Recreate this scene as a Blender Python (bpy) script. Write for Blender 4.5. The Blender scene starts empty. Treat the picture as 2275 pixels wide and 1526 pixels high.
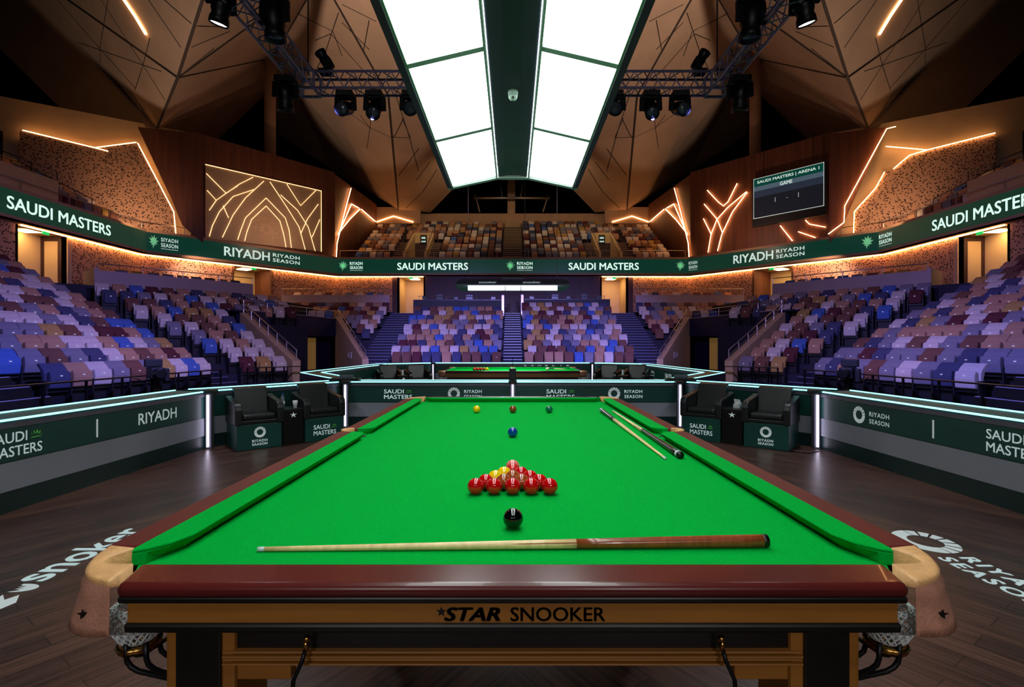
import bpy, bmesh, math, random
from mathutils import Vector, Matrix
sc = bpy.context.scene
C = sc.collection
RND = random.Random(11)
PI = math.pi
# ---------------------------------------------------------------- camera
F, CX, CY, CZ = 1130.0, 1139.0, 768.0, 1.377        # focal length in pixels, vanishing point, eye height
cam = bpy.data.objects.new('camera', bpy.data.cameras.new('camera'))
C.objects.link(cam)
cam.location = (0, 0, CZ); cam.rotation_euler = (PI / 2, 0, 0)
cam.data.sensor_width = 36; cam.data.lens = F * 36 / 2275
cam.data.shift_x = (1137.5 - CX) / 2275; cam.data.shift_y = (CY - 763) / 2275
cam.data.clip_start = 0.05; cam.data.clip_end = 200
sc.camera = cam
sc.view_settings.view_transform = 'Standard'; sc.view_settings.look = 'None'
sc.view_settings.exposure = 0.0; sc.view_settings.gamma = 1; sc.view_settings.use_curve_mapping = False
# ---------------------------------------------------------------- world
wd = bpy.data.worlds.new('world'); sc.world = wd; wd.use_nodes = True
wd.node_tree.nodes['Background'].inputs[0].default_value = (0.55, 0.42, 0.40, 1)
wd.node_tree.nodes['Background'].inputs[1].default_value = 0.006

def lamp(kind, loc, target, power, col, size=0.2, angle=60, blend=0.5):
    d = bpy.data.lights.new('stage_or_fill_lamp', kind); d.energy = power; d.color = col
    if kind == 'SPOT':
        d.spot_size = math.radians(angle); d.spot_blend = blend; d.shadow_soft_size = size
    elif kind == 'AREA':
        d.size = size
    else:
        d.shadow_soft_size = size
    o = bpy.data.objects.new('stage_or_fill_lamp', d); C.objects.link(o); o.location = loc
    v = Vector(target) - Vector(loc)
    o.rotation_euler = v.to_track_quat('-Z', 'Y').to_euler()
    return o
VIOLET = (0.23, 0.23, 1.0); MAUVE = (0.80, 0.50, 0.80); WARM = (1.0, 0.68, 0.44); ROOFW = (1.0, 0.78, 0.63)
for s in (-1, 1):
    # violet wash heads on the truss, aimed at the stands
    lamp('SPOT', (s * 3.6, 6.9, 5.55), (s * 13, 13.5, 1.0), 3800, VIOLET, .15, 70, .9)
    lamp('SPOT', (s * 3.4, 8.9, 5.55), (s * 12, 19, 2.2), 1000, MAUVE, .15, 70, .9)
    lamp('SPOT', (s * 3.2, 9.0, 5.55), (s * 12.5, 20, 2.0), 1300, VIOLET, .15, 60, .9)
    lamp('SPOT', (s * 2.6, 9.3, 5.5), (s * 4.0, 29, 1.6), 26000, VIOLET, .15, 34, .9)
    lamp('SPOT', (s * 1.6, 9.3, 5.5), (s * 5.0, 30, 2.5), 3000, MAUVE, .15, 40, .9)
    # white heads pointing down onto the arena floor
    lamp('SPOT', (s * 3.9, 7.2, 5.5), (s * 3.4, 6.4, 0), 330, (0.95, 0.95, 1.0), .12, 100, .8)
    # added warm spots without fixtures, cones fitted to the lit roof area
    lamp('SPOT', (s * 16, 19, 6.5), (s * 19.9, 26.02, 24.82), 3000, ROOFW, .12, 56.5, .09)
    lamp('SPOT', (s * 12, 16, 15.5), (s * 9.97, 34.94, 21.58), 8500, ROOFW, .12, 35, .14)
    # warm downlights above the upper seats, unseen warm uplights along the upper walls
    lamp('SPOT', (s * 5.5, 37.0, 15), (s * 4.5, 46, 10.5), 620, (1.0, .74, .46), .3, 110, .9)
    lamp('SPOT', (s * 19.9, 26.6, 8.2), (s * 21.6, 29.5, 9.8), 330, (1.0, .62, .34), .1, 110, .9)
    lamp('SPOT', (s * 13.6, 32.0, 8.3), (s * 16.6, 34.6, 11.0), 240, (1.0, .60, .42), .1, 140, .9)  # unseen lamp added to brighten the angled upper wall
    # unseen warm lamps added to brighten the concourse wall
    lamp('SPOT', (s * 18.6, 29.6, 6.3), (s * 19.2, 31.4, 5.2), 420, (1.0, .62, .44), .1, 130, .9)
    # unseen white front fill added behind the camera
    lamp('SPOT', (s * 2.6, -9.0, 6.0), (-s * 2.8, 5.0, .3), 640, (1.0, .97, .95), .2, 95, .9)
lamp('AREA', (0, 12.6, 2.69), (0, 12.6, 0), 110, (.95, 1.0, 1.0), 1.6)

# ---------------------------------------------------------------- helpers
def W(px, py, Y):
    return Vector(((px - CX) * Y / F, Y, CZ - (py - CY) * Y / F))

def G(px, py, z=0.0):
    return W(px, py, (CZ - z) * F / (py - CY))

def ray_plane(px, py, p0, n):
    d = Vector(((px - CX) / F, 1, -(py - CY) / F)); e = Vector((0, 0, CZ))
    return e + d * ((Vector(p0) - e).dot(n) / d.dot(n))

def lin(c):
    return tuple((v / 255 / 12.92 if v / 255 <= .04045 else ((v / 255 + .055) / 1.055) ** 2.4) for v in c)

MATS = {}
def pm(name, rgb, rough=.5, metal=0, emit=0, ecol=None, noise=None, bump=None, spec=.5, coat=0, trans=0, vary=None):
    if name in MATS: return MATS[name]
    m = bpy.data.materials.new(name); MATS[name] = m; m.use_nodes = True
    nt = m.node_tree; b = nt.nodes['Principled BSDF']; c = lin(rgb)
    b.inputs['Base Color'].default_value = (*c, 1)
    b.inputs['Roughness'].default_value = rough; b.inputs['Metallic'].default_value = metal
    b.inputs['Specular IOR Level'].default_value = spec; b.inputs['Coat Weight'].default_value = coat
    b.inputs['Transmission Weight'].default_value = trans
    if emit:
        e = lin(ecol or rgb); b.inputs['Emission Color'].default_value = (*e, 1); b.inputs['Emission Strength'].default_value = emit
    tc = nt.nodes.new('ShaderNodeTexCoord')
    if noise:                                        # (scale xyz or number, amount)
        mp = nt.nodes.new('ShaderNodeMapping'); n = nt.nodes.new('ShaderNodeTexNoise')
        s = noise[0] if isinstance(noise[0], tuple) else (noise[0],) * 3
        mp.inputs['Scale'].default_value = s; n.inputs['Scale'].default_value = 1; n.inputs['Detail'].default_value = 5
        nt.links.new(tc.outputs['Object'], mp.inputs[0]); nt.links.new(mp.outputs[0], n.inputs['Vector'])
        r = nt.nodes.new('ShaderNodeValToRGB'); a = noise[1]
        r.color_ramp.elements[0].position = .3; r.color_ramp.elements[1].position = .7
        r.color_ramp.elements[0].color = (*[max(0, v * (1 - a)) for v in c], 1)
        r.color_ramp.elements[1].color = (*[min(1, v * (1 + a)) for v in c], 1)
        nt.links.new(n.outputs['Fac'], r.inputs[0]); nt.links.new(r.outputs[0], b.inputs['Base Color'])
    if bump:
        n = nt.nodes.new('ShaderNodeTexNoise'); n.inputs['Scale'].default_value = bump[0]
        bp = nt.nodes.new('ShaderNodeBump'); bp.inputs['Strength'].default_value = bump[1]; bp.inputs['Distance'].default_value = .01
        nt.links.new(tc.outputs['Object'], n.inputs['Vector']); nt.links.new(n.outputs['Fac'], bp.inputs['Height'])
        nt.links.new(bp.outputs[0], b.inputs['Normal'])
    return m

class MB:
    def __init__(s): s.v, s.f, s.m = [], [], []
    def add(s, vs, fs, mi=0):
        b = len(s.v); s.v += [tuple(v) for v in vs]; s.f += [tuple(b + i for i in f) for f in fs]; s.m += [mi] * len(fs); return s
    def box(s, x0, x1, y0, y1, z0, z1, mi=0):
        return s.add([(x, y, z) for x in (x0, x1) for y in (y0, y1) for z in (z0, z1)],
                     [(0, 1, 3, 2), (4, 6, 7, 5), (0, 4, 5, 1), (2, 3, 7, 6), (0, 2, 6, 4), (1, 5, 7, 3)], mi)
    def obox(s, c, size, M=None, mi=0):
        M = M or Matrix(); h = Vector(size) / 2; c = Vector(c)
        return s.add([c + M @ Vector((x * h.x, y * h.y, z * h.z)) for x in (-1, 1) for y in (-1, 1) for z in (-1, 1)],
                     [(0, 1, 3, 2), (4, 6, 7, 5), (0, 4, 5, 1), (2, 3, 7, 6), (0, 2, 6, 4), (1, 5, 7, 3)], mi)
    def prism(s, poly, z0, z1, mi=0, top=None):
        n = len(poly); top = top or poly
        vs = [(p[0], p[1], z0) for p in poly] + [(p[0], p[1], z1) for p in top]
        return s.add(vs, [tuple(range(n))[::-1], tuple(range(n, 2 * n))] + [(i, (i + 1) % n, n + (i + 1) % n, n + i) for i in range(n)], mi)
    def slab(s, pts, th, mi=0):
        pts = [Vector(p) for p in pts]; n = (pts[1] - pts[0]).cross(pts[2] - pts[0]).normalized() * th; k = len(pts)
        return s.add(pts + [p + n for p in pts], [tuple(range(k))[::-1], tuple(range(k, 2 * k))] + [(i, (i + 1) % k, k + (i + 1) % k, k + i) for i in range(k)], mi)
    def wallseg(s, a, b, z0, z1, th, mi=0):
        """upright wall from plan point a to b; thickness to the left of a->b"""
        a, b = Vector(a[:2]), Vector(b[:2]); d = (b - a).normalized(); n = Vector((-d.y, d.x)) * th
        return s.prism([a, b, b + n, a + n], z0, z1, mi)
    def beam(s, a, b, w, h, mi=0):
        a, b = Vector(a), Vector(b); d = (b - a)
        if d.length < 1e-6: return s
        d.normalize(); up = Vector((0, 0, 1)) if abs(d.z) < .95 else Vector((0, 1, 0))
        x = d.cross(up).normalized() * w / 2; y = x.cross(d).normalized() * h / 2
        vs = [p + x * i + y * j for p in (a, b) for i, j in ((-1, -1), (1, -1), (1, 1), (-1, 1))]
        return s.add(vs, [(3, 2, 1, 0), (4, 5, 6, 7)] + [(i, (i + 1) % 4, 4 + (i + 1) % 4, 4 + i) for i in range(4)], mi)
    def tube(s, pts, r, n=8, mi=0, closed=False):
        pts = [Vector(p) for p in pts]; k = len(pts); rs = r if isinstance(r, (list, tuple)) else [r] * k
        prev = None; vs = []
        for i, p in enumerate(pts):
            a = pts[i - 1] if i or closed else p; b = pts[(i + 1) % k] if i < k - 1 or closed else p
            d = (b - a).normalized()
            if prev is None:
                u = d.cross(Vector((0, 0, 1)) if abs(d.z) < .9 else Vector((1, 0, 0))).normalized()
            else:
                u = (prev - d * prev.dot(d)).normalized()
            prev = u; w = d.cross(u)
            vs += [p + (u * math.cos(2 * PI * j / n) + w * math.sin(2 * PI * j / n)) * rs[i] for j in range(n)]
        fs = []
        for i in range(k if closed else k - 1):
            a, b = i * n, ((i + 1) % k) * n
            fs += [(a + j, a + (j + 1) % n, b + (j + 1) % n, b + j) for j in range(n)]
        if not closed: fs += [tuple(range(n))[::-1], tuple(range((k - 1) * n, k * n))]
        return s.add(vs, fs, mi)
    def lathe(s, prof, n=24, c=(0, 0, 0), M=None, mi=0):
        M = M or Matrix(); c = Vector(c); vs = []
        for r, z in prof:
            vs += [c + M @ Vector((r * math.cos(2 * PI * j / n), r * math.sin(2 * PI * j / n), z)) for j in range(n)]
        k = len(prof); fs = []
        for i in range(k - 1):
            fs += [(i * n + j, i * n + (j + 1) % n, (i + 1) * n + (j + 1) % n, (i + 1) * n + j) for j in range(n)]
        fs += [tuple(range(n))[::-1], tuple(range((k - 1) * n, k * n))]
        return s.add(vs, fs, mi)
    def ball(s, c, r, n=24, m=14, mi=0):
        return s.lathe([(max(1e-5, r * math.sin(PI * i / m)), -r * math.cos(PI * i / m)) for i in range(m + 1)], n, c, None, mi)

ROOTM = {}
def setp(o, label=None, cat=None, group=None, kind=None):
    for k, v in (('label', label), ('category', cat), ('group', group), ('kind', kind)):
        if v: o[k] = v
    return o
def thing(name, label, cat, loc=(0, 0, 0), rz=0.0, group=None, kind=None):
    o = bpy.data.objects.new(name, None); C.objects.link(o); o.empty_display_size = .1
    o.location = loc; o.rotation_euler = (0, 0, rz)
    ROOTM[o.name] = Matrix.Translation(Vector(loc)) @ Matrix.Rotation(rz, 4, 'Z')
    return setp(o, label, cat, group, kind)
def mesh(name, mb, mats, smooth=False):
    me = bpy.data.meshes.new(name); me.from_pydata(mb.v, [], mb.f)
    for m in (mats if isinstance(mats, (list, tuple)) else [mats]): me.materials.append(m)
    if len(me.materials) > 1: me.polygons.foreach_set('material_index', mb.m)
    if smooth: me.polygons.foreach_set('use_smooth', [True] * len(me.polygons))
    me.update(); return me
def part(name, mb, mats, parent, smooth=False, bevel=0, seg=2, label=None, local=False, kind=None):
    """a mesh under its thing (or part); points in world space unless local"""
    top = parent
    while top.parent: top = top.parent
    if not local and top.name in ROOTM:
        inv = ROOTM[top.name].inverted(); mb.v = [tuple(inv @ Vector(v)) for v in mb.v]
    o = bpy.data.objects.new(name, mesh(name, mb, mats, smooth)); C.objects.link(o); o.parent = parent
    if bevel: bev(o, bevel, seg)
    if label: o['label'] = label
    if kind: o['kind'] = kind
    return o
def bev(o, w, seg=2):
    m = o.modifiers.new('bevel', 'BEVEL'); m.width = w; m.segments = seg; m.limit_method = 'ANGLE'; m.angle_limit = .6
def solo(name, mb, mats, label=None, cat=None, group=None, kind=None, smooth=False, bevel=0, seg=2, org=None):
    if org is not None: mb.v = [tuple(Vector(v) - Vector(org)) for v in mb.v]
    o = bpy.data.objects.new(name, mesh(name, mb, mats, smooth)); C.objects.link(o)
    if org is not None: o.location = org; ROOTM[o.name] = Matrix.Translation(Vector(org))
    if bevel: bev(o, bevel, seg)
    return setp(o, label, cat, group, kind)
def struct(name, mb, mats, smooth=False): return solo(name, mb, mats, kind='structure', smooth=smooth)
def copy_thing(src, loc, rz=0, label=None, group=None):
    r = src.copy(); C.objects.link(r); r.location = loc; r.rotation_euler = (0, 0, rz)
    if label: r['label'] = label
    if group: r['group'] = group
    for ch in src.children:
        c = ch.copy(); C.objects.link(c); c.parent = r
        for g in ch.children:
            d = g.copy(); C.objects.link(d); d.parent = c
    return r

_tx = {}
def glyphs(txt, bold=.0, shear=0.0, space=1.0):
    k = (txt, bold, shear, space)
    if k not in _tx:
        cu = bpy.data.curves.new('lettering', 'FONT'); cu.body = txt; cu.size = 1; cu.shear = shear
        cu.space_character = space; cu.extrude = .0; cu.resolution_u = 3; cu.fill_mode = 'FRONT'
        o = bpy.data.objects.new('lettering', cu); C.objects.link(o)
        bpy.context.view_layer.update()
        me = bpy.data.meshes.new_from_object(o.evaluated_get(bpy.context.evaluated_depsgraph_get()))
        vs = [v.co.copy() for v in me.vertices]; fs = [tuple(p.vertices) for p in me.polygons]
        if bold:                                    # heavier strokes: the outline laid over itself a little shifted
            k0 = len(vs); v0 = vs; vs = []; f0 = fs; fs = []
            for i, (dx, dy) in enumerate(((-1, -.7), (1, -.7), (1, .7), (-1, .7), (0, 0))):
                vs += [v + Vector((dx * bold, dy * bold, 0)) for v in v0]; fs += [tuple(j + i * k0 for j in f) for f in f0]
        bpy.data.objects.remove(o); bpy.data.curves.remove(cu); bpy.data.meshes.remove(me)
        x0 = min(v.x for v in vs); x1 = max(v.x for v in vs); y0 = min(v.y for v in vs); y1 = max(v.y for v in vs)
        _tx[k] = ([((v.x - x0) / (x1 - x0), (v.y - y0) / (y1 - y0)) for v in vs], fs)
    return _tx[k]
def write(mb, txt, p, right, up, bold=.012, shear=0, space=1.0, mi=0):
    """fit txt in the parallelogram with lower-left corner p and edges right, up"""
    vs, fs = glyphs(txt, bold, shear, space); p, right, up = Vector(p), Vector(right), Vector(up)
    mb.add([p + right * x + up * y for x, y in vs], fs, mi); return mb
def shape2d(mb, polys, p, right, up, mi=0):
    p, right, up = Vector(p), Vector(right), Vector(up)
    for q in polys: mb.add([p + right * x + up * y for x, y in q], [tuple(range(len(q)))], mi)
    return mb
def ring_logo():
    """open ring: solid lower half, blocks over the upper half (unit square)"""
    out = []
    def seg(a0, a1, r0, r1, n=6):
        a = [a0 + (a1 - a0) * i / n for i in range(n + 1)]
        return [(.5 + r1 * math.cos(t), .5 + r1 * math.sin(t)) for t in a] + [(.5 + r0 * math.cos(t), .5 + r0 * math.sin(t)) for t in reversed(a)]
    for i in range(10): out.append(seg(PI + i * PI / 10, PI + (i + 1) * PI / 10, .27, .5, 2))
    for i in range(7): out.append(seg(i * PI / 7 + .05, (i + 1) * PI / 7 - .05, .27, .5, 3))
    return out
def palm_logo():
    """splash of leaves (unit square)"""
    out = []
    for k, (a, l) in enumerate([(10, .5), (45, .48), (80, .5), (115, .46), (150, .5), (190, .42), (230, .36), (265, .5), (300, .34), (335, .42)]):
        t = math.radians(a); d = (math.cos(t), math.sin(t)); n = (-d[1], d[0]); w = .085
        out.append([(.5, .5), (.5 + d[0] * l * .45 + n[0] * w, .5 + d[1] * l * .45 + n[1] * w), (.5 + d[0] * l, .5 + d[1] * l), (.5 + d[0] * l * .5 - n[0] * w, .5 + d[1] * l * .5 - n[1] * w)])
    out.append([(.5 + .17 * math.cos(i * PI / 5), .5 + .17 * math.sin(i * PI / 5)) for i in range(10)])
    return out
def fan_logo():
    """little fan of leaves over a curved stalk"""
    out = []
    for a in (20, 50, 80, 110, 140, 165):
        t = math.radians(a); d = (math.cos(t), math.sin(t)); n = (-d[1], d[0])
        out.append([(.5 + d[0] * .2, .15 + d[1] * .3), (.5 + d[0] * .38 + n[0] * .06, .15 + d[1] * .55), (.5 + d[0] * .52, .15 + d[1] * .85), (.5 + d[0] * .4 - n[0] * .07, .15 + d[1] * .5)])
    out.append([(0, 0), (.3, .16), (.62, .17), (1, .02), (.62, .08), (.3, .07)])
    return out
def star_poly(k=.42):
    return [[(.5 + (.5 if i % 2 == 0 else .5 * k) * math.sin(i * PI / 5), .5 + (.5 if i % 2 == 0 else .5 * k) * math.cos(i * PI / 5)) for i in range(10)]]
# ---------------------------------------------------------------- materials
M = {}
M['cloth'] = pm('green_baize', (0, 158, 54), .95, noise=(260, .10), bump=(900, .15), spec=.03)
M['cloth_side'] = pm('green_baize_cushion', (0, 156, 53), .95, noise=(260, .10), spec=.03)
M['mahog'] = pm('mahogany', (84, 26, 24), .24, noise=((3, 14, 14), .16), coat=.3)
M['mahog_side'] = pm('mahogany_satin', (88, 28, 26), .5, noise=((14, 3, 14), .16), spec=.3)
M['apron'] = pm('honey_wood', (150, 96, 36), .4, noise=((3, 40, 40), .15))
M['black_lac'] = pm('black_lacquer', (14, 12, 12), .35, noise=(30, .2))
M['black'] = pm('matte_black', (14, 14, 16), .6, noise=(20, .2))
M['black_metal'] = pm('black_metal', (22, 22, 24), .4, metal=.5, noise=(20, .2))
M['leather_tan'] = pm('tan_leather', (214, 160, 106), .55, noise=(40, .12), bump=(180, .2))
M['leather_flap'] = pm('brown_leather', (180, 124, 102), .6, noise=(25, .15), bump=(150, .2))
M['net'] = pm('white_cord', (222, 226, 226), .7, noise=(60, .1))
M['brass'] = pm('brass', (190, 140, 70), .25, metal=1, noise=(20, .1))
M['ash'] = pm('ash_wood', (226, 196, 140), .3, noise=((60, 60, 3), .12))
M['cue_butt'] = pm('brown_butt', (134, 66, 34), .25, noise=((60, 60, 3), .2), coat=.4)
M['cue_dark'] = pm('ebony_butt', (26, 20, 20), .32, noise=((60, 60, 3), .3), coat=.15)
M['ferrule'] = pm('pale_ferrule', (190, 206, 214), .3, noise=(50, .05))
for n, c in dict(red=(190, 8, 12), yellow=(240, 196, 0), green=(0, 104, 72), brown=(122, 58, 18), blue=(0, 62, 150), pink=(226, 120, 116), black=(6, 6, 8), white=(225, 218, 195), apex=(200, 40, 38), amber=(150, 66, 24)).items():
    M['ball_' + n] = pm('ball_' + n, c, .06, noise=(5, .04), coat=.6)
M['panel'] = pm('board_green', (18, 72, 66), .4, noise=(2.0, .12))
M['panel_dk'] = pm('board_dark_green', (10, 44, 44), .4, noise=(2.0, .12))
M['band'] = pm('board_grey', (140, 144, 156), .5, noise=(2.0, .06))
M['trimgrey'] = pm('board_trim', (96, 98, 110), .45, metal=.3, noise=(8, .08))
M['letter'] = pm('letter_white', (205, 214, 214), .5, emit=.32, ecol=(190, 205, 205), noise=(5, .03))  # faint glow put in for light on the lettering, floor and plinth marks included
M['letter_green'] = pm('letter_green', (70, 150, 50), .5, emit=.5, noise=(5, .03))  # same added glow for the green emblems
M['cyan'] = pm('cyan_led', (120, 235, 240), .4, emit=2.6, ecol=(140, 238, 248), noise=(3, .02))
M['whiteled'] = pm('white_led', (240, 232, 250), .4, emit=5.0, ecol=(238, 226, 255), noise=(3, .02))
M['panel_light'] = pm('light_panel', (255, 255, 255), .5, emit=6.3, ecol=(244, 255, 252), noise=(3, .01))
M['tube_light'] = pm('tube_light', (255, 255, 255), .5, emit=4.0, ecol=(240, 250, 255), noise=(3, .01))
M['warm'] = pm('warm_led', (255, 200, 120), .5, emit=17.0, ecol=(255, 186, 118), noise=(3, .02))
M['warm_strip'] = pm('warm_strip', (255, 200, 130), .5, emit=26.0, ecol=(255, 178, 110), noise=(3, .02))
M['warm_dim'] = pm('warm_led_dim', (255, 200, 130), .5, emit=2.2, ecol=(255, 206, 150), noise=(3, .02))
M['canopy'] = pm('canopy_grey_green', (44, 52, 64), .45, noise=(4, .1))
M['canopy_bar'] = pm('canopy_bar', (170, 188, 180), .4, noise=(4, .08))
M['leather_blk'] = pm('black_leather', (26, 28, 30), .38, noise=(30, .2), bump=(220, .12))
M['truss'] = pm('truss_metal', (158, 146, 186), .45, metal=.25, noise=(12, .1))
M['lens'] = pm('lit_lens', (255, 250, 240), .2, emit=9.0, ecol=(255, 246, 232), noise=(3, .02))
M['lens_off'] = pm('dark_lens', (70, 74, 86), .08, noise=(6, .1), coat=1)
M['ribbon'] = pm('ribbon_screen', (4, 20, 17), .4, emit=.62, ecol=(9, 62, 48), noise=(2, .05))
M['rib_text'] = pm('ribbon_letter', (190, 205, 200), .5, emit=.62, ecol=(200, 216, 208), noise=(2, .03))
M['rib_green'] = pm('ribbon_leaf', (110, 190, 140), .5, emit=.5, ecol=(120, 200, 150), noise=(9, .3))
M['concrete'] = pm('pale_stone', (176, 140, 112), .8, noise=(1.2, .10))
M['roof'] = pm('roof_panel', (164, 134, 110), .75, noise=(.5, .10))
M['seam'] = pm('roof_seam', (46, 34, 28), .8, noise=(1, .1))
M['cream'] = pm('cream_plaster', (196, 166, 130), .8, noise=(.9, .08))
M['fascia'] = pm('pale_fascia', (170, 150, 146), .7, noise=(.8, .06))
M['navy'] = pm('navy_wall', (16, 20, 58), .6, noise=(.8, .12))
M['terrace'] = pm('terrace_navy', (20, 20, 40), .75, noise=(2, .2))
M['nosing'] = pm('stair_nosing', (190, 190, 215), .5, emit=.7, ecol=(170, 170, 235), noise=(3, .05))
M['nosing_dim'] = pm('stair_nosing_dim', (120, 120, 150), .5, emit=.16, ecol=(130, 120, 220), noise=(3, .05))
M['steel'] = pm('brushed_steel', (170, 160, 156), .35, metal=.8, noise=(15, .08))
M['beige_door'] = pm('beige_door', (206, 160, 84), .6, noise=(1.5, .05), emit=.12, ecol=(206, 160, 84))  # faint glow put into the door colour for the light on it
M['corridor'] = pm('corridor_plaster', (214, 184, 132), .8, noise=(1, .05))
M['glow'] = pm('corridor_light', (255, 232, 190), .5, emit=14.0, ecol=(255, 214, 150), noise=(2, .02))
M['exit'] = pm('exit_green', (10, 140, 60), .5, emit=1.4, ecol=(20, 170, 80), noise=(3, .03))
M['exit_teal'] = pm('exit_teal', (20, 120, 110), .5, emit=.6, ecol=(40, 150, 140), noise=(3, .03))
M['white'] = pm('white_plastic', (225, 228, 230), .45, noise=(10, .04))
M['screen_g'] = pm('screen_green', (4, 50, 44), .3, emit=1.0, ecol=(6, 58, 48), noise=(2, .03))
M['screen_b'] = pm('screen_bluegrey', (70, 86, 100), .3, emit=.8, ecol=(74, 92, 106), noise=(2, .03))
M['screen_d'] = pm('screen_slate', (40, 48, 62), .3, emit=.7, ecol=(42, 50, 66), noise=(2, .03))
M['screen_k'] = pm('screen_dark', (22, 24, 30), .3, emit=.8, ecol=(24, 26, 33), noise=(2, .03))
M['letter_blk'] = pm('letter_black', (8, 7, 7), .5, noise=(5, .1))
M['bottle'] = pm('clear_plastic', (200, 215, 225), .1, trans=.6, noise=(10, .05))
M['cap_blue'] = pm('blue_cap', (40, 70, 160), .4, noise=(10, .05))
M['dome'] = pm('dome_white', (190, 214, 198), .3, noise=(10, .04))

def special(name, fn):
    m = bpy.data.materials.new(name); m.use_nodes = True; nt = m.node_tree
    fn(nt, nt.nodes['Principled BSDF'], nt.nodes.new('ShaderNodeTexCoord')); M[name] = m
def math_node(nt, op, a, b=None):
    n = nt.nodes.new('ShaderNodeMath'); n.operation = op
    for i, v in enumerate((a, b)):
        if v is None: continue
        if isinstance(v, (int, float)): n.inputs[i].default_value = v
        else: nt.links.new(v, n.inputs[i])
    return n.outputs[0]
def f_floor(nt, b, tc):
    """dark planks laid slantwise, mirrored about the arena's long axis"""
    sp = nt.nodes.new('ShaderNodeSeparateXYZ'); nt.links.new(tc.outputs['Object'], sp.inputs[0])
    ax = math_node(nt, 'ABSOLUTE', sp.outputs[0]); t = math.radians(35)
    u = math_node(nt, 'SUBTRACT', math_node(nt, 'MULTIPLY', sp.outputs[1], math.cos(t)), math_node(nt, 'MULTIPLY', ax, math.sin(t)))
    v = math_node(nt, 'ADD', math_node(nt, 'MULTIPLY', ax, math.cos(t)), math_node(nt, 'MULTIPLY', sp.outputs[1], math.sin(t)))
    cb = nt.nodes.new('ShaderNodeCombineXYZ'); nt.links.new(u, cb.inputs[0]); nt.links.new(v, cb.inputs[1])
    # long direction u, across v
    br = nt.nodes.new('ShaderNodeTexBrick'); nt.links.new(cb.outputs[0], br.inputs['Vector'])
    br.inputs['Scale'].default_value = 1; br.inputs['Brick Width'].default_value = 1.4; br.inputs['Row Height'].default_value = .14
    br.inputs['Mortar Size'].default_value = .003; br.inputs['Bias'].default_value = -.2
    br.inputs['Color1'].default_value = (*lin((66, 46, 42)), 1); br.inputs['Color2'].default_value = (*lin((94, 66, 56)), 1); br.inputs['Mortar'].default_value = (*lin((34, 24, 24)), 1)
    mp = nt.nodes.new('ShaderNodeMapping'); mp.inputs['Scale'].default_value = (2.2, 42, 1); nt.links.new(cb.outputs[0], mp.inputs[0])
    n = nt.nodes.new('ShaderNodeTexNoise'); n.inputs['Scale'].default_value = 1; n.inputs['Detail'].default_value = 6; nt.links.new(mp.outputs[0], n.inputs['Vector'])
    r = nt.nodes.new('ShaderNodeValToRGB'); r.color_ramp.elements[0].position = .32; r.color_ramp.elements[1].position = .68
    r.color_ramp.elements[0].color = (.42, .40, .40, 1); r.color_ramp.elements[1].color = (1.6, 1.5, 1.42, 1); nt.links.new(n.outputs['Fac'], r.inputs[0])
    mx = nt.nodes.new('ShaderNodeMix'); mx.data_type = 'RGBA'; mx.blend_type = 'MULTIPLY'; mx.inputs[0].default_value = 1
    nt.links.new(br.outputs['Color'], mx.inputs[6]); nt.links.new(r.outputs[0], mx.inputs[7]); nt.links.new(mx.outputs[2], b.inputs['Base Color'])
    b.inputs['Roughness'].default_value = .34; b.inputs['Specular IOR Level'].default_value = .4
special('floor_planks', f_floor)
def f_perf(nt, b, tc):
    """warm panel pierced by small irregular holes"""
    v = nt.nodes.new('ShaderNodeTexVoronoi'); v.inputs['Scale'].default_value = 9.0; nt.links.new(tc.outputs['Object'], v.inputs['Vector'])
    r = nt.nodes.new('ShaderNodeValToRGB'); r.color_ramp.interpolation = 'LINEAR'
    r.color_ramp.elements[0].position = .30; r.color_ramp.elements[0].color = (*lin((66, 40, 28)), 1)
    r.color_ramp.elements[1].position = .42; r.color_ramp.elements[1].color = (*lin((188, 142, 112)), 1)
    nt.links.new(v.outputs['Distance'], r.inputs[0]); nt.links.new(r.outputs[0], b.inputs['Base Color']); b.inputs['Roughness'].default_value = .7
special('perforated_panel', f_perf)
def f_wood(c1, c2):
    def f(nt, b, tc):
        mp = nt.nodes.new('ShaderNodeMapping'); mp.inputs['Scale'].default_value = (5, 5, .25); nt.links.new(tc.outputs['Object'], mp.inputs[0])
        n = nt.nodes.new('ShaderNodeTexNoise'); n.inputs['Scale'].default_value = 1; n.inputs['Detail'].default_value = 6; nt.links.new(mp.outputs[0], n.inputs['Vector'])
        r = nt.nodes.new('ShaderNodeValToRGB'); r.color_ramp.elements[0].color = (*lin(c1), 1); r.color_ramp.elements[1].color = (*lin(c2), 1)
        r.color_ramp.elements[0].position = .3; r.color_ramp.elements[1].position = .7
        nt.links.new(n.outputs['Fac'], r.inputs[0]); nt.links.new(r.outputs[0], b.inputs['Base Color']); b.inputs['Roughness'].default_value = .55
    return f
special('wall_wood', f_wood((92, 50, 34), (122, 70, 46)))
special('dark_wood', f_wood((52, 30, 24), (74, 44, 34)))
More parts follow.
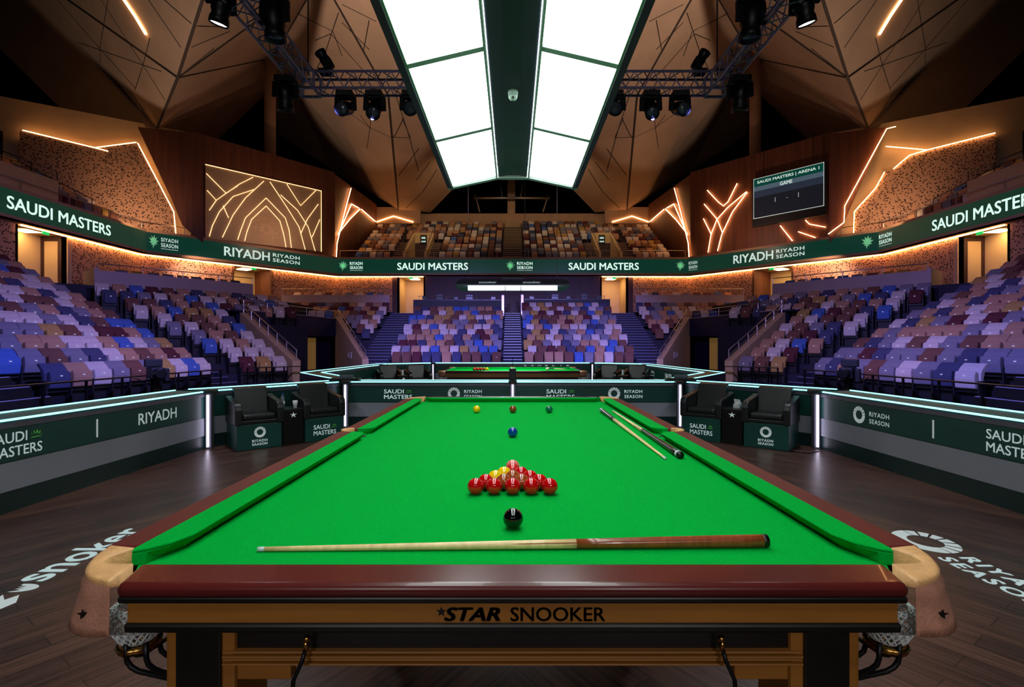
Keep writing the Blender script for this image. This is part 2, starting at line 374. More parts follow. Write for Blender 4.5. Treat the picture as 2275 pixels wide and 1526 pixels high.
# ---------------------------------------------------------------- floor
mb = MB(); mb.box(-30, 30, -4, 44, -.30, -.012); struct('floor', mb, M['terrace'])
ARENA = [(-4.35, -3), (-4.35, 6.8), (-2.95, 8.7), (-2.95, 9.3), (-4.95, 11.7), (-4.75, 17.6), (-3.0, 18.6), (3.0, 18.6), (4.75, 17.6), (4.95, 11.7), (2.95, 9.3), (2.95, 8.7), (4.35, 6.8), (4.35, -3)]
mb = MB(); mb.prism(ARENA, -.010, 0.0); fl = struct('floor_planking', mb, M['floor_planks'])
FD = thing('floor_decal', 'white snoker lettering and ball mark on the plank floor, left of the near table', 'floor decal', (-2.85, 3.2, 0))
mb = MB(); write(mb, 'snoker', (-2.735, 2.97, .002), (0, .86, 0), (-.235, 0, 0), .016); part('lettering', mb, M['letter'], FD)
# beside the word: a ball with a flame of leaves under it
mb = MB()
shape2d(mb, [[(.5 + .5 * math.cos(t * PI / 12), .5 + .5 * math.sin(t * PI / 12)) for t in range(11, 26)] + [(.8, .62), (.68, .38), (.6, .62), (.46, .34), (.40, .60), (.25, .36)]], (-2.70, 2.84, .002), (0, .10, 0), (-.20, 0, 0))
shape2d(mb, [[(0, .1), (.55, .0), (1, .25), (.7, .35), (1, .6), (.55, .55), (.2, .7), (.3, .4)]], (-2.66, 2.62, .002), (0, .19, 0), (-.26, 0, 0)); part('emblem', mb, M['letter'], FD)
FD = thing('floor_decal', 'white ring emblem with RIYADH SEASON on the plank floor, right of the near table', 'floor decal', (2.85, 3.3, 0))
mb = MB(); shape2d(mb, ring_logo(), (2.72, 3.79, .002), (0, -.42, 0), (.37, 0, 0)); part('emblem', mb, M['letter'], FD)
for tx_, x_ in (('RIYADH', 2.90), ('SEASON', 2.755)):
    mb = MB(); write(mb, tx_, (x_, 3.31, .002), (0, -.66, 0), (.10, 0, 0), .03, 0, 1.25); part('lettering', mb, M['letter'], FD)

# ---------------------------------------------------------------- snooker table
BED = .86
def arc(cx, cy, r, a0, a1, n=6):
    return [(cx + r * math.cos(math.radians(a0 + (a1 - a0) * i / n)), cy + r * math.sin(math.radians(a0 + (a1 - a0) * i / n))) for i in range(n + 1)]
T = thing('snooker_table', 'full-size snooker table with bright green cloth, nearest the camera', 'snooker table', (0, 2.91, 0))
NX, JX, OX = .815, .90, .98; Y0, Y1 = 1.168, 4.65; J0, J1 = 1.116, 4.73; O0, O1 = 1.022, 4.84; YM = 2.90
mb = MB(); mb.prism([(-.896, 1.225), (-.868, 1.172), (-.82, 1.120), (.82, 1.120), (.868, 1.172), (.896, 1.225), (.896, 4.60), (.86, 4.67), (.80, 4.72), (-.80, 4.72), (-.86, 4.67), (-.896, 4.60)], BED - .05, BED)
part('cloth_bed', mb, M['cloth'], T)
def cushion(poly_top, axis):
    """poly_top: plan outline; nose overhangs a little above the bed"""
    b = MB(); zt = BED + .037
    cxm = sum(p[0] for p in poly_top) / len(poly_top); cym = sum(p[1] for p in poly_top) / len(poly_top)
    low = []
    for x, y in poly_top:
        if axis == 'x':
            low.append((x + (.030 if x < 0 else -.030) * (-1 if abs(x) < .86 else 0), y))
        else:
            low.append((x, y + (-.030 if y < YM else .030) * (1 if J0 + .02 < y < J1 - .02 else 0)))
    b.prism(poly_top, zt - .007, zt); b.prism(low, BED - .001, zt - .007, 0, poly_top)
    return b
for s in (-1, 1):
    for ya, yb, near in ((1.19, YM - .045, True), (YM + .045, 4.68, False)):
        ca, cb = (.10, .055) if near else (.055, .10)
        pts = [(s * JX, ya), (s * JX, yb)]
        pts += [(s * (JX - .03), yb - cb * .15), (s * (NX + .02), yb - cb * .55), (s * NX, yb - cb * 1.1)]
        pts += [(s * NX, ya + ca * 1.1), (s * (NX + .02), ya + ca * .55), (s * (JX - .03), ya + ca * .15)]
        part('side_cushion', cushion(pts, 'x'), M['cloth_side'], T, bevel=.003)
for ye, yj, sg in ((Y0, J0, 1), (Y1, J1, -1)):
    pts = [(-.815, yj), (.815, yj), (.80, yj + sg * .018), (.76, ye - sg * .01), (.71, ye), (-.71, ye), (-.76, ye - sg * .01), (-.80, yj + sg * .018)]
    part('end_cushion', cushion(pts, 'y'), M['cloth_side'], T, bevel=.003)
# mahogany rails
def rail(b, x0, x1, y0, y1): b.box(x0, x1, y0, y1, BED - .035, BED + .0365)
for s in (-1, 1):
    for ya, yb in ((1.215, YM - .05), (YM + .05, 4.665)):
        b = MB(); rail(b, *sorted((s * (JX - .02), s * OX)), ya, yb); part('side_rail', b, M['mahog_side'], T, bevel=.012, seg=3)
b = MB(); b.prism([(-.80, O0), (.80, O0), (.825, J0 + .015), (-.825, J0 + .015)], BED + .006, BED + .0365); part('end_rail', b, M['mahog'], T, bevel=.014, seg=6)
b = MB(); b.box(-.80, .80, J1 - .015, O1, BED - .012, BED + .0365); part('end_rail', b, M['mahog'], T, bevel=.016, seg=3)
b = MB(); b.box(-.798, .798, O0 + .003, O0 + .06, BED - .004, BED + .010); part('rail_moulding', b, M['black_lac'], T, bevel=.004)
# aprons
for yy, sg in ((O0 + .022, 1), (O1 - .03, -1)):
    b = MB(); b.box(-.785, .785, *sorted((yy - sg * .009, yy + sg * .03)), BED - .0485, BED + .001); part('end_apron', b, M['apron'], T, bevel=.003)
    b = MB(); b.prism([(-.79, yy - sg * .014), (.79, yy - sg * .014), (.79, yy + sg * .03), (-.79, yy + sg * .03)][::sg], BED - .067, BED - .047); part('apron_moulding', b, M['black_lac'], T, bevel=.006)
for s in (-1, 1):
    b = MB(); b.box(*sorted((s * .905, s * .945)), 1.25, 4.62, BED - .0485, BED - .030); part('side_apron', b, M['apron'], T, bevel=.003)
    b = MB(); b.box(*sorted((s * .90, s * .955)), 1.25, 4.62, BED - .067, BED - .047); part('apron_moulding', b, M['black_lac'], T, bevel=.006)
# maker's lettering on the near apron
yl = O0 + .0115; sx = (O0 + .022) / F
b = MB()
shape2d(b, star_poly(), ((970 - CX) * sx, yl, CZ - (1365 - CY) * sx), (24 * sx, 0, 0), (0, 0, 24 * sx)); part('maker_emblem', b, M['letter_blk'], T); b = MB()
write(b, 'STAR', ((988 - CX) * sx, yl, CZ - (1374 - CY) * sx), (124 * sx, 0, 0), (0, 0, 31 * sx), .035, .25, 1.0); part('maker_lettering', b, M['letter_blk'], T); b = MB()
write(b, 'SNOOKER', ((1134 - CX) * sx, yl, CZ - (1374 - CY) * sx), (209 * sx, 0, 0), (0, 0, 31 * sx), .014)
part('maker_lettering', b, M['letter_blk'], T)
# frame and lower moulding between the legs
b = MB(); b.box(-.70, .70, 1.10, 1.16, .70, .80); b.box(-.70, .70, 4.66, 4.72, .70, .80)
for s in (-1, 1): b.box(*sorted((s * .66, s * .72)), 1.16, 4.66, .66, .80)
part('under_frame', b, M['black_lac'], T)
b = MB()
for k in range(4): b.box(-.62, .62, 1.085 - .004 * (k % 2), 1.12, .727 - .0078 * (k + 1), .727 - .0078 * k - .003)
b.box(-.62, .62, 1.10, 1.13, .690, .727)
for s in (-1, 1): b.box(*sorted((s * .62, s * .48)), 1.10, 1.13, .655, .70)
part('reeded_rail', b, M['apron'], T, bevel=.003)
for yc in (1.165, 2.90, 4.60):
    for s in (-1, 1):
        b = MB(); b.box(s * .67 - .075, s * .67 + .075, yc - .075, yc + .075, .0, .80)
        b.box(s * .67 - .09, s * .67 + .09, yc - .09, yc + .09, 0, .10)
        lg = part('leg', b, M['apron'], T, bevel=.008)
        b = MB(); b.box(s * .67 - .048, s * .67 + .048, yc - .083, yc - .074, .60, .80); b.box(s * .67 - .048, s * .67 + .048, yc - .083, yc - .074, .16, .58)
        part('leg_inlay', b, M['black_lac'], lg, bevel=.003, label='black leg inlay')
# hooks that hold the rests under the table end
for s, px in ((-1, 684), (1, 1600)):
    x = (px - CX) * 1.08 / F
    b = MB(); b.ball((x, 1.075, CZ - (1416 - CY) * 1.08 / F), .008, 14, 8); b.tube([(x, 1.07, .756), (x, 1.07, .735)], .005)
    hk = part('brass_knob', b, M['brass'], T, smooth=True)
    dx = -s * -.02
    b = MB(); b.tube([(x, 1.073, .745), (x + s * .004, 1.06, .72), (x + s * .022, 1.06, .68), (x + s * .024, 1.06, .655)], .0045, 8)
    part('hook_strap', b, M['black_metal'], hk, smooth=True)
    b = MB(); b.tube([(x + s * .024, 1.06, .66), (x + s * .025, 1.06, .612)], .0042, 10); b.tube([(x + s * .025, 1.06, .612), (x + s * .030, 1.04, .60), (x + s * .018, 1.03, .598)], .003, 8)
    part('brass_hook', b, M['brass'], hk, smooth=True)
# pocket leathers, nets and ball-return rails at the corners and the middle
def corner(sx_, sy_):
    """plan points of the near left corner mirrored to the wanted corner"""
    def mp(p): return (p[0] * -sx_, p[1] if sy_ < 0 else (Y0 + Y1) - p[1] )
    outer = [(-.962, 1.218), (-.952, 1.165), (-.930, 1.115), (-.902, 1.076), (-.865, 1.048), (-.815, 1.030)]
    inner = [(-.892, 1.196), (-.906, 1.165), (-.910, 1.143), (-.902, 1.125), (-.880, 1.115), (-.832, 1.113)]
    return [mp(p) for p in outer], [mp(p) for p in inner]
for sx_ in (-1, 1):
    for sy_ in (-1, 1):
        out, inn = corner(sx_, sy_)
        b = MB(); k = len(out); zt = BED + .041
        # smooth the two edges
        def dens(p):
            r = []
            for i in range(len(p) - 1):
                p0, p1, p2, p3 = p[max(i - 1, 0)], p[i], p[i + 1], p[min(i + 2, len(p) - 1)]
                for t in (0, .25, .5, .75):
                    r.append(tuple(.5 * (2 * p1[j] + (p2[j] - p0[j]) * t + (2 * p0[j] - 5 * p1[j] + 4 * p2[j] - p3[j]) * t * t + (3 * p1[j] - p0[j] - 3 * p2[j] + p3[j]) * t ** 3) for j in (0, 1)))
            return r + [p[-1]]
        o2, i2 = dens(out), dens(inn); k = len(o2)
        cx_ = sum(p[0] for p in i2) / k; cy_ = sum(p[1] for p in i2) / k
        rings = [(i2, -.045, 0), (i2, -.004, 0), (i2, 0, .003), (o2, 0, -.006), (o2, -.004, .002), (o2, -.014, .001)]
        vs = []
        for pts, dz, off in rings:
            for p in pts:
                d = Vector((p[0] - cx_, p[1] - cy_)).normalized() * off
                vs.append((p[0] + d.x, p[1] + d.y, zt + dz))
        fs = []
        for a in range(5):
            fs += [(a * k + i, a * k + i + 1, (a + 1) * k + i + 1, (a + 1) * k + i) for i in range(k - 1)]
        fs += [tuple(a * k for a in range(6)), tuple(a * k + k - 1 for a in range(5, -1, -1))]
        b.add(vs, fs); pl = part('pocket_leather', b, M['leather_tan'], T, smooth=True, label='tan leather pocket top')
        b = MB(); vs = []; kf = k; kk_ = k; k = kf
        nf = 6
        for a in range(nf + 1):
            t = a / nf
            for i, p in enumerate(o2[:kf]):
                d = Vector((p[0] - cx_, p[1] - cy_)).normalized() * (.001 + .030 * t + (.004 if 0 < a < 2 else 0))
                vs.append((p[0] + d.x, p[1] + d.y, zt - .012 - t * (.086 + .016 * math.sin(PI * i / (k - 1)))))
        nv = len(vs)
        vs += [(x + (cx_ - x) * .06, y + (cy_ - y) * .06, z) for x, y, z in vs]
        fs = []
        for a in range(nf):
            for i in range(k - 1):
                q = (a * k + i, a * k + i + 1, (a + 1) * k + i + 1, (a + 1) * k + i); fs.append(q); fs.append(tuple(nv + j for j in reversed(q)))
        fs += [(nf * k + i, nf * k + i + 1, nv + nf * k + i + 1, nv + nf * k + i) for i in range(k - 1)]
        b.add(vs, fs); fp = part('leather_flap', b, M['leather_flap'], pl, smooth=True, label='brown leather pocket flap'); k = kk_
        if sy_ < 0:
            mi_ = k // 2 + 5; p = o2[mi_]; d = Vector((p[0] - cx_, p[1] - cy_, 0)).normalized(); q = Vector((p[0], p[1], 0)) + d * .0205
            u = Vector((-d.y, d.x, 0)) * .026; b = MB()
            shape2d(b, star_poly(), q - u / 2 + Vector((0, 0, zt - .082)) - d * .001, u, Vector(d * .006) + Vector((0, 0, .026)))
            part('stamped_star', b, M['letter_blk'], pl)
        # net bag
        nx_, ny_ = -.828 * -sx_, (1.128 if sy_ < 0 else Y0 + Y1 - 1.128)
        b = MB(); pr = [(.040, BED - .052), (.054, BED - .056), (.056, BED - .075), (.052, BED - .098), (.038, BED - .125), (.018, BED - .138)]
        n = 22
        P = [[Vector((nx_ + r * math.cos(2 * PI * (j + .5 * i) / n), ny_ + r * math.sin(2 * PI * (j + .5 * i) / n), z)) for j in range(n)] for i, (r, z) in enumerate([(pr[0][0] + 0, pr[0][1])] + [((pr[min(int(q), 4)][0] * (1 - q % 1) + pr[min(int(q) + 1, 5)][0] * (q % 1)), (pr[min(int(q), 4)][1] * (1 - q % 1) + pr[min(int(q) + 1, 5)][1] * (q % 1))) for q in [x * .4 for x in range(1, 13)]])]
        for i in range(len(P) - 1):
            for j in range(n):
                b.tube([P[i][j], P[i + 1][j]], .0022, 4); b.tube([P[i][j], P[i + 1][(j - 1) % n]], .0022, 4)
        part('pocket_net', b, M['net'], T)
        b = MB(); b.lathe([(.040, BED - .150), (.044, BED - .140), (.040, BED - .134), (.030, BED - .134), (.030, BED - .150)], 18, (nx_, ny_, 0)); part('net_ring', b, M['brass'], T, smooth=True)
        # black return rails running under the table
        if sy_ < 0:
            for pts in ([(281, 1428, 1.09), (280, 1455, 1.09), (283, 1470, 1.09), (292, 1482, 1.09), (308, 1491, 1.09), (400, 1512, 1.13), (520, 1536, 1.2)],
                        [(325, 1428, 1.075), (325, 1462, 1.075), (330, 1476, 1.075), (342, 1486, 1.08), (360, 1493, 1.09), (470, 1520, 1.16), (560, 1540, 1.22)],
                        [(356, 1404, 1.15), (355, 1432, 1.15), (359, 1446, 1.15), (370, 1455, 1.15), (420, 1466, 1.19)],
                        [(294, 1430, 1.15), (295, 1446, 1.15), (304, 1455, 1.15), (318, 1453, 1.16), (350, 1432, 1.2), (392, 1404, 1.27)]):
                b = MB(); b.tube([(p.x * -sx_, p.y, p.z) for p in (W(*q) for q in pts)], .0055, 10); part('return_rail', b, M['black_metal'], T, smooth=True)
# middle pockets
for s in (-1, 1):
    b = MB(); out = arc(s * .925, YM, .052, -100, 100, 10) if s > 0 else arc(s * .925, YM, .052, 80, 280, 10)
    inn = arc(s * .915, YM, .030, -90, 90, 10) if s > 0 else arc(s * .915, YM, .030, 90, 270, 10)
    b.prism(out + inn[::-1], BED - .02, BED + .042); pl = part('pocket_leather', b, M['leather_tan'], T, bevel=.004, label='tan leather pocket top')
    b = MB(); o2 = arc(s * .935, YM, .056, -90, 90, 10) if s > 0 else arc(s * .935, YM, .056, 90, 270, 10)
    i3 = [(s * .93, YM + .05), (s * .93, YM - .05)] if s > 0 else [(s * .93, YM - .05), (s * .93, YM + .05)]
    b.prism(o2 + i3, BED - .10, BED - .01); part('leather_flap', b, M['leather_flap'], pl, bevel=.004, label='brown leather pocket flap')
    b = MB(); b.lathe([(.028, BED - .001), (.0285, BED + .0008)], 18, (s * .862, YM, 0))
    part('pocket_mouth_shade', b, M['black'], T)  # flat black disc stands for the shade inside the pocket opening

# ---------------------------------------------------------------- balls
def ball(name, col, x, y, label, group=None, r=.0285, z=BED):
    b = MB(); b.ball((0, 0, 0), r, 32, 18)
    o = solo(name, b, M['ball_' + col], label, 'snooker ball', group, smooth=True); o.location = (x, y, z + r); return o
def at(px, py, z=BED + .0285): p = G(px, py, z); return p.x, p.y
ball('snooker_ball', 'black', *at(1140, 1152), 'black snooker ball standing alone in front of the triangle of balls')
ball('snooker_ball', 'blue', *at(1139, 960), 'blue snooker ball on the middle of the near table')
ball('snooker_ball', 'yellow', *at(1059, 909), 'yellow snooker ball alone at the left of the far row of three')
ball('snooker_ball', 'brown', *at(1139.5, 909), 'brown snooker ball in the middle of the far row of three')
ball('snooker_ball', 'green', *at(1220, 909), 'dark green snooker ball at the right of the far row of three')
rows = [(5, 1.768, ['red'] * 5), (4, 1.824, ['red', 'amber', 'amber', 'red']), (3, 1.880, ['yellow', 'amber', 'red']), (2, 1.936, ['yellow', 'red']), (1, 1.992, ['apex'])]
ORD = ['first', 'second', 'third', 'fourth', 'fifth', 'sixth', 'seventh', 'eighth', 'ninth', 'tenth', 'eleventh', 'twelfth', 'thirteenth', 'fourteenth', 'fifteenth', 'sixteenth', 'seventeenth', 'eighteenth', 'nineteenth', 'twentieth']
CNAME = dict(red='red', amber='brownish amber', yellow='yellow', apex='pinkish red')
for ri, (n, y, cols) in enumerate(rows):
    for i in range(n):
        if n == 1: lb = 'pinkish red snooker ball at the apex of the triangle, touching the pink'
        else: lb = '%s ball in the triangle, %s row from the black, %s from the left' % (CNAME[cols[i]], ORD[ri], ORD[i])
        ball('snooker_ball', cols[i], .0645 * (i - (n - 1) / 2), y, lb, 'triangle of balls on the near table')
ball('snooker_ball', 'pink', 0, 2.052, 'pink snooker ball behind the apex of the triangle')

# ---------------------------------------------------------------- cues
def cue(label, tip, butt, r0, r1, split, bmat, z=BED):
    tip, butt = Vector(tip), Vector(butt); L = (butt - tip).length; d = (butt - tip).normalized()
    r = thing('snooker_cue', label, 'cue', ((tip.x + butt.x) / 2, (tip.y + butt.y) / 2, z), group=None)
    def pt(t, dr=0): return tip + d * (L * t) + Vector((0, 0, r0 + (r1 - r0) * t + .0005))
    def rr(t): return r0 + (r1 - r0) * t
    def seg(t0, t1, n): return [pt(t0 + (t1 - t0) * i / n) for i in range(n + 1)], [rr(t0 + (t1 - t0) * i / n) for i in range(n + 1)]
    b = MB(); p, q = seg(.012, split, 8); b.tube(p, q, 18); part('shaft', b, M['ash'], r, smooth=True)
    b = MB(); p, q = seg(0.0, .013, 2); b.tube(p, [v * 1.02 for v in q], 18); part('tip_ferrule', b, M['ferrule'], r, smooth=True)
    b = MB(); p, q = seg(split, .99, 8); b.tube(p, [v * 1.01 for v in q], 20)
    # pointed splices running up the shaft
    n = Vector((-d.y, d.x, 0)); 
    for a in (-1.0, 0.2, 1.3, 2.6, 3.9):
        o_ = n * math.sin(a) + Vector((0, 0, math.cos(a))); t_ = n * math.cos(a) - Vector((0, 0, math.sin(a)))
        A = pt(split - .13) + o_ * rr(split - .13) * 1.012; B1 = pt(split) + (o_ * math.cos(.55) + t_ * math.sin(.55)) * rr(split) * 1.012
        Cc = pt(split) + o_ * rr(split) * 1.02; B2 = pt(split) + (o_ * math.cos(.55) - t_ * math.sin(.55)) * rr(split) * 1.012
        b.add([A, B1, Cc, B2], [(0, 1, 2), (0, 2, 3)])
    part('butt', b, bmat, r, smooth=True)
    b = MB(); p, q = seg(.988, 1.0, 2); b.tube(p, [v * 1.0 for v in q], 20); part('butt_cap', b, M['black_lac'], r, smooth=True)
    if bmat is not M['cue_butt']:
        b = MB(); p, q = seg(.976, .989, 2); b.tube(p, [v * 1.03 for v in q], 20); part('butt_ring', b, M['ferrule'], r, smooth=True)
zc = Vector((0, 0, BED))
t_, b_ = G(573, 1220, BED + .006), G(1704, 1202, BED + .0155)
cue('cue with brown butt lying across the near end of the table', (t_.x, t_.y, BED), (b_.x, b_.y, BED), .0056, .0162, .62, M['cue_butt'])
t_, b_ = G(1478, 1019, BED + .005), G(1336, 912, BED + .013)
cue('cue with dark butt pointing away, nearer the middle of the table', (t_.x, t_.y, BED), (b_.x, b_.y, BED), .0058, .0165, .70, M['cue_dark'])
t_, b_ = G(1361, 913, BED + .005), G(1512, 1013, BED + .014)
cue('cue with dark butt towards the camera, beside the right cushion', (t_.x, t_.y, BED), (b_.x, b_.y, BED), .0058, .0165, .58, M['cue_dark'])
# ---------------------------------------------------------------- light canopy over the near table
ZO, ZI, XO, XI = 3.105, 3.215, .645, .178
FX = thing('table_light_canopy', 'huge light box of glowing white panels hanging over the near table', 'ceiling light', (0, 2.9, 3.1))
YE = [5.5, 4.258, 3.118, 1.98, .84, -.30]
b = MB()
for s in (-1, 1):
    q = [(s * .655, ZO - .03), (s * .71, ZO - .01), (s * .71, ZO + .15), (s * .655, ZO + .10)]
    vs = [(x, y, z) for y in (-.4, 5.56) for x, z in q]
    b.add(vs, [(0, 1, 2, 3), (7, 6, 5, 4)] + [(i, (i + 1) % 4, 4 + (i + 1) % 4, 4 + i) for i in range(4)])
    b.slab([(s * .71, -.4, ZO + .15), (s * .71, 5.56, ZO + .15), (0, 5.56, ZI + .15), (0, -.4, ZI + .15)], .02)
part('housing', b, M['canopy'], FX)
b = MB()
for ya, yb in ((5.50, 5.56),):
    vs = []
    prof = [(-.70, ZO - .03), (-.17, ZI - .025), (.17, ZI - .025), (.70, ZO - .03), (.70, ZO + .10), (.17, ZI + .10), (-.17, ZI + .10), (-.70, ZO + .10)]
    for y in (ya, yb): vs += [(x, y, z) for x, z in prof]
    k = len(prof); b.add(vs, [tuple(range(k)), tuple(range(2 * k - 1, k - 1, -1))] + [(i, (i + 1) % k, k + (i + 1) % k, k + i) for i in range(k)])
part('end_rail', b, M['canopy_bar'], FX)
b = MB(); b.add([(x, y, z) for y in (-.4, 5.5) for x, z in ((-.15, ZI - .012), (-.06, ZI + .004), (.06, ZI + .004), (.15, ZI - .012), (.15, ZI + .06), (-.15, ZI + .06))],
                [(0, 1, 2, 3, 4, 5), (11, 10, 9, 8, 7, 6)] + [(i, (i + 1) % 6, 6 + (i + 1) % 6, 6 + i) for i in range(6)])
part('spine', b, M['canopy'], FX)
for s in (-1, 1):
    b = MB(); b.beam((s * .158, -.4, ZI - .016), (s * .158, 5.5, ZI - .016), .005, .005); part('edge_light', b, M['tube_light'], FX)
    b = MB(); b.beam((s * .1725, -.4, ZI - .008), (s * .1725, 5.5, ZI - .008), .016, .03); part('frame_bar', b, M['canopy_bar'], FX)
    b = MB(); b.beam((s * .652, -.4, ZO - .004), (s * .652, 5.5, ZO - .004), .020, .03); part('frame_bar', b, M['canopy_bar'], FX)
    for i in range(5):
        y1, y0 = YE[i] - .026, YE[i + 1] + .026
        b = MB(); b.slab([(s * XI, y0, ZI), (s * XI, y1, ZI), (s * XO, y1, ZO), (s * XO, y0, ZO)], .01 * s); part('light_panel', b, M['panel_light'], FX)
        b = MB(); b.beam((s * XI, YE[i + 1], ZI - .006), (s * XO, YE[i + 1], ZO - .006), .05, .025); part('frame_bar', b, M['canopy_bar'], FX)
b = MB()
for s in (-1, 1):
    for y in (.6, 4.9): b.tube([(s * .5, y, ZO + .15), (s * .5, y, 9.5)], .006, 6)
part('hanging_cable', b, M['black_metal'], FX)
pd = W(1140, 214, 0.0) if False else None
yd = F * (ZI - CZ) / (CY - 204)
DM = thing('dome_camera', 'small white dome camera on the underside of the light box spine', 'camera', (0.002, yd, ZI - .06))
b = MB(); b.lathe([(.034, ZI - .03), (.038, ZI - .012), (.038, ZI + .006)], 24, (.002, yd, 0)); part('mount', b, M['dome'], DM, smooth=True)
b = MB(); b.lathe([(max(1e-4, .034 * math.sin(PI / 2 * i / 8)), ZI - .03 - .034 * math.cos(PI / 2 * i / 8)) for i in range(9)], 24, (.002, yd, 0)); part('dome', b, M['dome'], DM, smooth=True)
b = MB(); b.ball((.002, yd - .026, ZI - .052), .008, 12, 8); part('lens', b, M['black'], DM, smooth=True)

# ---------------------------------------------------------------- truss
def box_truss(b_ch, b_lat, a, c, w=.30, step=.34, r=.024):
    a, c = Vector(a), Vector(c); d = (c - a); L = d.length; d.normalize(); n = Vector((-d.y, d.x, 0)); h = w / 2
    cor = [n * i * h + Vector((0, 0, j * h)) for i, j in ((-1, -1), (1, -1), (1, 1), (-1, 1))]
    for q in cor: b_ch.tube([a + q, c + q], r, 8)
    k = int(L / step)
    for f in range(4):
        q0, q1 = cor[f], cor[(f + 1) % 4]
        for i in range(k):
            t0, t1 = L * i / k, L * (i + .5) / k; t2 = L * (i + 1) / k
            b_lat.tube([a + d * t0 + q0, a + d * t1 + q1], .010, 5); b_lat.tube([a + d * t1 + q1, a + d * t2 + q0], .010, 5)
TY, TZ, TX = 9.4, 6.22, 3.78
TR = thing('lighting_truss', 'grey metal lattice truss hung round the arena under the roof', 'truss', (0, TY, TZ - .17))
runs = [((-TX + .2, TY, TZ), (TX - .2, TY, TZ)), ((-TX, TY - .2, TZ), (-TX, 2.5, TZ)), ((TX, TY - .2, TZ), (TX, 2.5, TZ))]
for a, c in runs:
    b1, b2 = MB(), MB(); box_truss(b1, b2, a, c); part('chord', b1, M['truss'], TR, smooth=True); part('lattice', b2, M['truss'], TR)
for s in (-1, 1):
    b = MB(); x = s * TX
    cs = [(x - .17, TY - .17), (x + .17, TY - .17), (x + .17, TY + .17), (x - .17, TY + .17)]
    for z in (TZ - .16, TZ + .16):
        for i in range(4): b.beam((*cs[i], z), (*cs[(i + 1) % 4], z), .04, .04)
    for p in cs: b.beam((*p, TZ - .16), (*p, TZ + .16), .04, .04)
    part('corner_cube', b, M['truss'], TR)
b = MB()
for p in ((-TX, TY), (TX, TY), (-TX, 4), (TX, 4)): b.tube([(p[0], p[1], TZ + .15), (p[0], p[1], TZ + 5)], .012, 6)
part('hanging_cable', b, M['black_metal'], TR)
def moving_head(label, p, aim, lit=False, up=False, sc_=1.0):
    """p: point on the truss; the head hangs below (or stands above) it"""
    sg = 1 if up else -1
    t = thing('moving_head_light', label, 'stage light', p, group='moving heads on the truss')
    p = Vector(p); k = sc_
    b = MB(); b.obox(p + Vector((0, 0, sg * .05 * k)), (.30 * k, .24 * k, .10 * k)); b.obox(p + Vector((0, 0, -sg * .01)), (.08 * k, .05, .05)); part('base', b, M['black'], t, bevel=.015)
    piv = p + Vector((0, 0, sg * .30 * k)); aim = (Vector(aim) - piv).normalized()
    side = aim.cross(Vector((0, 0, 1)))
    side = (side.normalized() if side.length > .05 else Vector((1, 0, 0)))
    b = MB()
    for q in (-1, 1): b.beam(p + side * q * .15 * k + Vector((0, 0, sg * .09 * k)), piv + side * q * .16 * k - Vector((0, 0, -sg * .04 * k)), .10 * k, .05 * k)
    b.beam(p + side * -.17 * k + Vector((0, 0, sg * .11 * k)), p + side * .17 * k + Vector((0, 0, sg * .11 * k)), .12 * k, .05 * k)
    part('yoke', b, M['black_metal'], t, bevel=.01)
    Mx = aim.to_track_quat('Z', 'Y').to_matrix()
    b = MB(); b.lathe([(.06 * k, -.20 * k), (.115 * k, -.18 * k), (.125 * k, -.05 * k), (.125 * k, .05 * k), (.105 * k, .11 * k), (.125 * k, .16 * k), (.13 * k, .24 * k), (.118 * k, .24 * k), (.112 * k, .21 * k)], 24, piv, Mx)
    hd = part('head', b, M['black_metal'], t, smooth=True)
    b = MB(); b.lathe([(1e-4, .222 * k), (.108 * k, .218 * k), (.108 * k, .20 * k)], 24, piv, Mx)
    part('lens', b, M['lens'] if lit else M['lens_off'], hd, smooth=True, label='glowing lens' if lit else None)
zb = TZ - .16; zt = TZ + .17
side_w = {-1: 'left', 1: 'right'}
for s in (-1, 1):
    w = side_w[s]
    moving_head('black moving head under the %s back truss, nearest the truss corner' % w, (s * 3.09, TY, zb), (s * 3.3, 5.0, 3.6))
    moving_head('black moving head under the %s back truss, second from the truss corner' % w, (s * 2.55, TY, zb), (s * 2.3, 6.2, 2.6))
    moving_head('black moving head half hidden behind the %s edge of the light box' % w, (s * 1.88, TY, zb), (s * 1.3, 3.5, 3.0))
    moving_head('black moving head hanging below the %s truss corner, pointing down' % w, (s * 3.95, TY - .55, zb - .02), (s * 4.4, 10.2, 0), sc_=1.05)
    moving_head('moving head with a glowing lens high on the %s truss arm' % w, (s * 4.02, 7.02, zb + .30), (s * 4.30, 7.20, 5.06), lit=True, sc_=1.0)
    moving_head('black moving head on the inner side of the %s truss arm' % w, (s * 3.42, 7.3, zb + .34), (s * 3.3, 7.9, 0), sc_=1.15)
    moving_head('black moving head standing on top of the %s truss corner' % w, (s * 3.45, TY, zt), (s * 4.2, TY - .3, zt + 1.4), up=True, sc_=.8)

